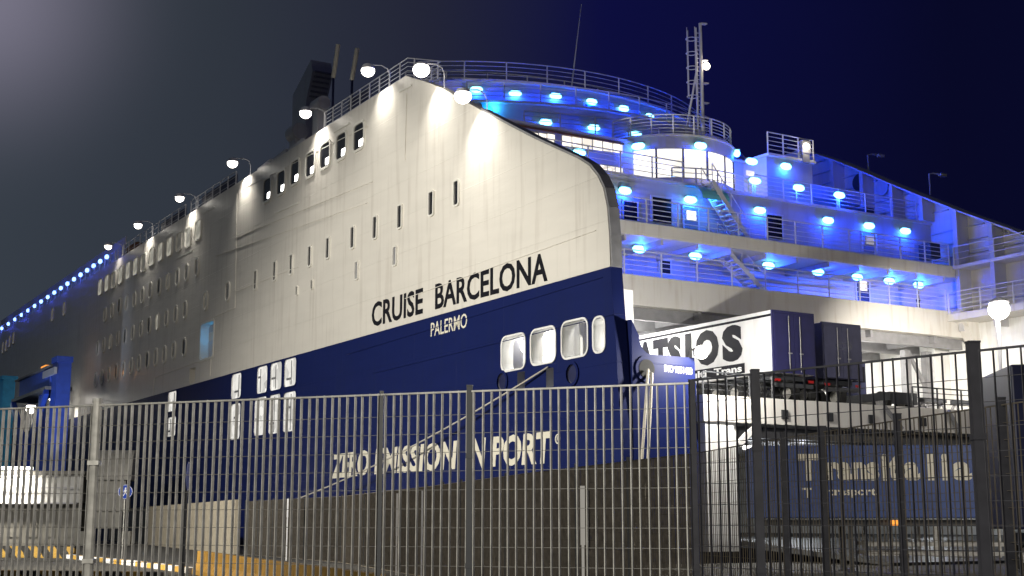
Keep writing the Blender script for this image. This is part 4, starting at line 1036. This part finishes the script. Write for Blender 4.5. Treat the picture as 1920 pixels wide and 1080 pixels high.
# pale solid run stands in for the brightly lit end of the fence
bw = MB(); n_ = 9
P0, P1 = Vector((-37.5, 126, 0)), Vector((-14.0, 69.0, 0))
dn = (P1 - P0).normalized()
for k in range(n_):
    a = P0.lerp(P1, k / n_); b_ = P0.lerp(P1, (k + 1) / n_) - dn * 0.03
    bw.bar(a + Vector((0, 0, 1.38)), b_ + Vector((0, 0, 1.38)), 0.3, 2.76)
tag(bw.build('barrier_wall', 'concrete', bevel=0.02), 'long pale concrete wall beyond the galvanised fence, behind the blue walking sign', 'wall')

# ================================================================== YELLOW BARRIERS AND KERBS
def barrier(label, pts, hgt, wdt, mat, group):
    m = MB()
    for a, b_ in zip(pts, pts[1:]):
        a, b_ = Vector((*a, 0)), Vector((*b_, 0)); L = (b_ - a).length; n = max(1, round(L / 2.0)); d = (b_ - a) / L; c = Vector((d.y, -d.x, 0))
        for k in range(n):
            s, e_ = a.lerp(b_, k / n) + d * 0.015, a.lerp(b_, (k + 1) / n) - d * 0.015
            pr = [(-wdt / 2, 0), (wdt / 2, 0), (wdt / 2, hgt * 0.2), (wdt * 0.22, hgt * 0.5), (wdt * 0.2, hgt), (-wdt * 0.2, hgt), (-wdt * 0.22, hgt * 0.5), (-wdt / 2, hgt * 0.2)]
            vs = [q_ + c * u + Vector((0, 0, z)) for q_ in (s, e_) for u, z in pr]; nn = len(pr)
            m.add(vs, [tuple(range(nn))[::-1], tuple(range(nn, 2 * nn))] + [(i, (i + 1) % nn, nn + (i + 1) % nn, nn + i) for i in range(nn)])
    return tag(m.build('road_barrier', mat, bevel=0.01), label, 'barrier', group)
GB = 'yellow road barriers on the quay'
barrier('plain yellow barrier along the foot of the brown fence, low centre left', [(-9.9, 43.2), (-6.2, 33.5), (-2.3, 23.8)], 0.72, 0.5, 'yellow', GB)
barrier('yellow barrier with black slanting stripes beyond the fence at the left edge', [(-28.5, 66.0), (-19.9, 62.0)], 0.52, 0.5, 'hazard', GB)
barrier('black and yellow striped barrier along the bottom edge at lower left', [(-14.5, 31.5), (-7.6, 29.6)], 0.55, 0.5, 'hazard', GB)
k_ = MB()
for a, b_ in (((-20.0, 61.5), (-14.3, 51.5)), ((-14.3, 51.5), (-10.2, 43.6))):
    a, b_ = Vector((*a, 0.09)), Vector((*b_, 0.09)); n = 9
    for k in range(n):
        k_.bar(a.lerp(b_, k / n), a.lerp(b_, (k + 0.97) / n), 0.35, 0.18, mi=k % 2)
tag(k_.build('kerb', ['signwhite', 'yellow'], bevel=0.02), 'low kerb of alternating white and yellow blocks between two yellow barriers', 'kerb')
# painted line on the quay
m = MB(); m.add([(-26, 50, 0.004), (-12, 38.5, 0.004), (-11.8, 38.8, 0.004), (-25.8, 50.4, 0.004)], [(0, 1, 2, 3)])
struct(m.build('painted_line', 'signwhite'))

# ================================================================== SIGNS
def round_sign(label, loc, zc, r, rz, pole_h, pole_r, pole_mat, figure, group='round blue signs on poles'):
    t = thing('round_sign', label, 'sign', (loc[0], loc[1], 0), rz, group)
    MB().tube([(0, 0.04, 0), (0, 0.04, pole_h)], pole_r, 10).build('pole', pole_mat, t)
    MB().lathe((0, 0, zc), [(r, -0.012), (r, 0.0)], 32, 'y').build('disc', 'signblue', t)
    MB().ring([(r * math.cos(2 * math.pi * k / 32), r * math.sin(2 * math.pi * k / 32)) for k in range(32)], [(r * 0.93 * math.cos(2 * math.pi * k / 32), r * 0.93 * math.sin(2 * math.pi * k / 32)) for k in range(32)], -0.014, -0.0125)
    rg = MB(); 
    for k in range(32):
        a0, a1 = 2 * math.pi * k / 32, 2 * math.pi * (k + 1) / 32
        rg.add([(rad * math.cos(a), -0.0145, zc + rad * math.sin(a)) for a in (a0, a1) for rad in (r * 0.92, r * 0.97)], [(0, 1, 3, 2)])
    rg.build('rim_line', 'signwhite', t)
    if figure:
        s = r * 0.9; f = MB(); y = -0.018
        f.lathe((0.02 * s, y, zc + 0.52 * s), [(0.13 * s, 0), (0.13 * s, 0.004)], 14, 'y')
        for a, b_, w_ in (((0.02, 0.36), (0.0, -0.08), 0.24), ((0.02, -0.05), (0.22, -0.36), 0.13), ((0.22, -0.36), (0.30, -0.66), 0.11), ((-0.02, -0.05), (-0.12, -0.36), 0.13), ((-0.12, -0.36), (-0.30, -0.64), 0.11), ((0.06, 0.34), (0.26, 0.06), 0.09), ((0.26, 0.06), (0.36, -0.08), 0.08), ((-0.03, 0.34), (-0.2, 0.1), 0.09), ((-0.2, 0.1), (-0.22, -0.1), 0.08)):
            f.bar((a[0] * s, y + 0.002, zc + a[1] * s), (b_[0] * s, y + 0.002, zc + b_[1] * s), 0.004, w_ * s, up=(1, 0, 0.001))
        f.build('walking_figure', 'signwhite', t)
    return t
a = wd(235, 922, 57); round_sign('round blue sign with a white walking figure, on a thin pole by the pale wall', (a.x, 57), a.z, 0.30, R(12), a.z + 0.3, 0.03, 'galv', True)
a = wd(346, 893, 25); round_sign('blue disc seen nearly edge-on at the top of a thick black post', (a.x + 0.06, 25), a.z, 0.27, R(95), 2.62, 0.055, 'dark', False)

# ================================================================== LAMPS
def street_lamp(name, label, x, y, z, r_head, power, col=(1, 0.93, 0.82), mat='flood', pole='galv', group='lamps on tall posts', post_r=0.09, z0=0.0, off=0.0):
    t = thing(name, label, 'street lamp', (x, y, z0), 0, group)
    MB().tube([(0, 0.25, 0), (0, 0.25, z - z0 - 0.1), (0, 0.1, z - z0 + r_head * 0.9)], [post_r * 1.3, post_r, post_r * 0.8], 10).lathe((0, 0.25, 0), [(post_r * 3, 0), (post_r * 3, 0.03), (post_r * 1.4, 0.3)], 10).build('pole', pole, t)
    MB().lathe((0, 0, z - z0), [(r_head * 0.3, r_head * 1.15), (r_head * 0.95, r_head * 0.72), (r_head * 0.98, r_head * 0.6), (r_head * 0.2, r_head * 0.6)], 16).build('lamp_hood', 'grey', t)
    MB().ball((0, 0, z - z0), r_head, 18, sc=(1, 0.9, 1)).build('lamp_glass', mat, t, smooth=True)
    lamp('street_light', 'POINT', (x, y - r_head - 0.35 + off, z - 0.1), power, col, None, r_head)
    return t
a = wd(1873, 580, 62); street_lamp('street_lamp', 'dazzling round lamp on a white post in front of the ferry stern at right', a.x, a.y, a.z, 0.50, 500, pole='rail', post_r=0.13)
lamp('street_light', 'SPOT', (a.x + 0.1, a.y + 0.9, a.z - 0.2), 11000, (1, 0.93, 0.82), None, 0.4, to_world(24.5, 7, 8.0), 92, 1.0)
# harbour floodlight mast behind and left of the viewer: the light on the ferry side comes from it
fm = thing('floodlight_mast', 'tall steel harbour floodlight mast left of the view', 'light mast', (-39, 38, 0), 0)
MB().tube([(0, 0, 0), (0, 0, 18)], [0.35, 0.18], 14).box(-1.5, -0.1, 17.9, 1.5, 0.1, 18.1).build('pole', 'galv', fm)
for k in range(4): MB().box(-1.4 + k * 0.8, 0.1, 17.6, -0.9 + k * 0.8, 0.35, 18.3).build('floodlight', 'grey', fm)
MF = Vector((-38.4, 38.9, 17.6))
lamp('mast_flood', 'SPOT', MF, 101000, (1.0, 0.955, 0.86), None, 0.5, to_world(0, 20.5, -2.0), 77, 0.55)
lamp('mast_flood', 'SPOT', MF, 25000, (1.0, 0.93, 0.80), None, 0.5, to_world(0, 82, 15), 46, 1.0)
lamp('mast_flood', 'SPOT', MF, 55000, (1.0, 0.84, 0.58), None, 0.5, (-11, 42, 0), 52, 0.9)
# a street lamp over the pavement behind the viewer lights the fences and the kerbs
street_lamp('street_lamp', 'street lamp on the pavement behind the viewer', -6.0, -4.0, 8.0, 0.3, 200, (1.0, 0.95, 0.84), off=0.8)
lamp('fence_light', 'SPOT', (-6.0, -3.2, 7.9), 9500, (1.0, 0.95, 0.84), None, 0.3, (-0.5, 11, 1.0), 66, 0.8)

street_lamp('street_lamp', 'street lamp on the quay beyond the right edge of the view', 23.0, 28.0, 9.5, 0.3, 21000, (1.0, 0.95, 0.88), off=0.8)

# ================================================================== MOORING ROPES
def rope(label, a, b_, sag, r=0.035):
    a, b_ = Vector(a), Vector(b_); n = 16
    pts = [a.lerp(b_, k / n) - Vector((0, 0, sag * 4 * (k / n) * (1 - k / n))) for k in range(n + 1)]
    return tag(MB().tube(pts, r, 8).build('mooring_rope', 'rope', smooth=True), label, 'rope', 'mooring ropes of the ferry')
s0 = slots[1]
rope('thin mooring rope slanting down the navy hull past the slogan', to_world(-0.1, (s0[0] + s0[1]) / 2, s0[2] + 0.9), to_world(-1.9, 33.5, 2.6), 0.5, 0.045)
a = to_world(1.25, -0.25, 7.9); b_ = wd(1188, 865, 50.5)
rope('left one of two mooring ropes dropping from the transom fairlead', a, (b_.x, b_.y, 0.4), 0.02, 0.06)
a = to_world(1.45, -0.25, 7.75); b_ = wd(1196, 865, 50.8)
rope('right one of two mooring ropes dropping from the transom fairlead', a, (b_.x + 0.15, b_.y, 0.4), 0.02, 0.06)

# ================================================================== FAR QUAY, LEFT
gt = thing('boarding_tower', 'blue steel boarding tower with an orange-lit cabin against the ferry side', 'gangway', (SO.x, SO.y, 0), HEAD)
GX = -6.0
def gp(px, py, x=GX): return sx(px, py, x)
a, b_ = gp(122, 668), gp(108, 750)
col = MB().box(GX - 0.6, a.y, 0, GX + 0.6, b_.y, a.z).box(GX - 0.7, a.y - 0.1, a.z - 0.5, GX + 0.7, b_.y + 0.1, a.z).build('column', 'steelblue', gt)
c, d = gp(52, 700), gp(100, 738)
z_c = gp(75, 738).z
MB().box(GX - 0.7, b_.y + 0.3, z_c, GX + 0.9, c.y, z_c + 1.7).build('cabin', 'steelblue', gt, bevel=0.05)
MB().box(GX - 1.1, b_.y + 0.01, z_c - 0.3, GX + 1.2, c.y + 1.5, z_c - 0.01).box(GX - 1.0, b_.y + 0.1, z_c + 1.71, GX + 1.1, c.y + 1.0, z_c + 1.85).build('platform', 'clad', gt)
for dy in (0.6, 5.5): MB().box(GX - 0.4, b_.y + dy, 0, GX + 0.2, b_.y + dy + 0.7, z_c - 0.31).build('leg', 'steelblue', gt)
MB().bar((GX - 1, b_.y, 3.0), (GX - 1, c.y + 1, z_c - 0.5), 0.5, 0.6).bar((GX - 1, c.y + 0.8, 3.0), (GX - 1, b_.y, z_c - 0.5), 0.4, 0.5).build('brace', 'steelblue', gt)
lg = MB().box(GX - 0.8, b_.y + 2, z_c + 1.9, GX - 0.5, b_.y + 4.0, z_c + 2.1).build('cabin_lamp', 'amber', gt)
MB().box(GX - 0.9, a.y - 0.2, a.z - 1.6, GX - 0.65, b_.y + 2.6, a.z - 1.0).build('boom', 'rail', gt)
lamp('cabin_light', 'POINT', (GX + 2.6, c.y, z_c + 3.0), 30, (1.0, 0.42, 0.12), gt, 0.3)
lamp('tower_light', 'SPOT', (GX - 8.0, b_.y - 9, 2.0), 5200, (0.6, 0.72, 1.0), gt, 0.4, (GX, b_.y + 1.0, z_c + 0.5), 38)  # added spot with no lamp body, lifts the blue column
t2 = thing('boarding_tower', 'pale blue boarding tower cut off by the left edge', 'gangway', (SO.x, SO.y, 0), HEAD)
a, b_ = gp(18, 712), gp(3, 780)
MB().box(GX - 0.6, a.y, 0, GX + 0.6, b_.y, a.z).box(GX - 0.8, a.y - 0.2, a.z, GX + 0.8, b_.y + 6, a.z + 0.4).build('column', 'cyanpaint', t2)
MB().bar((GX - 1, a.y, 4), (GX - 1, a.y + 12, a.z - 1), 0.5, 0.6).build('brace', 'cyanpaint', t2)
lamp('tower_light', 'POINT', (GX - 4.0, a.y - 1, a.z - 3), 60, (0.6, 0.85, 1.0), t2, 0.4)
for lbl, px, py in (('white lamp on the quay beside the ferry, nearest the blue tower column', 102, 746), ('white lamp on the quay beside the ferry, left of the blue tower legs', 58, 766), ('white lamp on the quay at the left edge of the view', 4, 790)):
    c = sx(px, py, -2.2); p = to_world(-2.2, c.y, c.z)
    t = street_lamp('street_lamp', lbl, p.x, p.y, p.z, 0.55, 10, pole='galv', post_r=0.08)
    q_ = to_world(-1.0, c.y - 0.4, c.z - 0.6); lamp('quay_light', 'SPOT', q_, 380, (1, 0.95, 0.86), None, 0.3, to_world(0.0, c.y, c.z - 4), 120)
# covered walkway with a drum-shaped end
cw = thing('covered_walkway', 'long grey covered walkway with a floodlit upper wall and a rounded end, far left', 'walkway', (-30.8, 96, 0), R(99))
WL = 46
m = MB()
for k in range(38): m.box(-0.06, k * 1.2 + 0.3, 0.6, 0.0, k * 1.2 + 0.95, 2.9)
m.box(0.001, 0, 0.0, 3.2, WL, 3.0)
m.build('lower_wall', 'clad', cw)
m = MB().box(-0.5, -0.2, 3.01, 3.4, WL, 4.95)
for k in range(20): m.box(-0.56, k * 2.3, 3.05, -0.501, k * 2.3 + 0.25, 4.9)
m.build('upper_wall', 'inner', cw)
MB().box(-0.9, -0.4, 4.96, 3.8, WL, 5.2).build('roof', 'clad', cw)
m = MB()
for k in range(24): m.box(-1.0, k * 1.9, 3.02, -0.95, k * 1.9 + 0.06, 4.0)
m.box(-1.02, 0, 3.98, -0.93, WL, 4.06).box(-1.02, 0, 2.9, -0.5, WL, 3.0)
m.build('guard_rail', 'rail', cw)
dr = []
for k in range(13): dr.append((2.0 * math.cos(R(180 * k / 12)), 2.2 * math.sin(R(180 * k / 12))))
m = MB(); n = len(dr)
m.add([(1.4 + u, -0.5, 4.6 + v) for u, v in dr] + [(1.4 + u, -3.6, 4.6 + v) for u, v in dr] , [tuple(range(n)), tuple(range(n, 2 * n))[::-1]] + [(i, i + 1, n + i + 1, n + i) for i in range(n - 1)] + [(n - 1, 0, n, 2 * n - 1)])
m.box(-0.3, -3.2, 2.4, 3.1, -0.6, 4.59)
m.build('end_drum', 'clad', cw)
m = MB().box(-0.1, -2.9, 1.2, 0.9, -0.9, 2.39)
m.box(-0.3, -0.8, 0, 0.9, -0.2, 1.0).box(-0.3, -3.7, 0, 0.9, -3.1, 1.0)
m.build('end_support', 'clad', cw)
for k, y in enumerate((4.2, 7.0, 13.0)):
    t = MB().box(-1.5, y - 1.2, 5.25, -1.3, y + 1.2, 5.45).build('walkway_lamp', 'tube', cw)
    lamp('walkway_light', 'SPOT', (-2.4, y, 5.2), 2200, (1, 0.93, 0.8), cw, 0.4, (0.2, y, 3.4), 110)
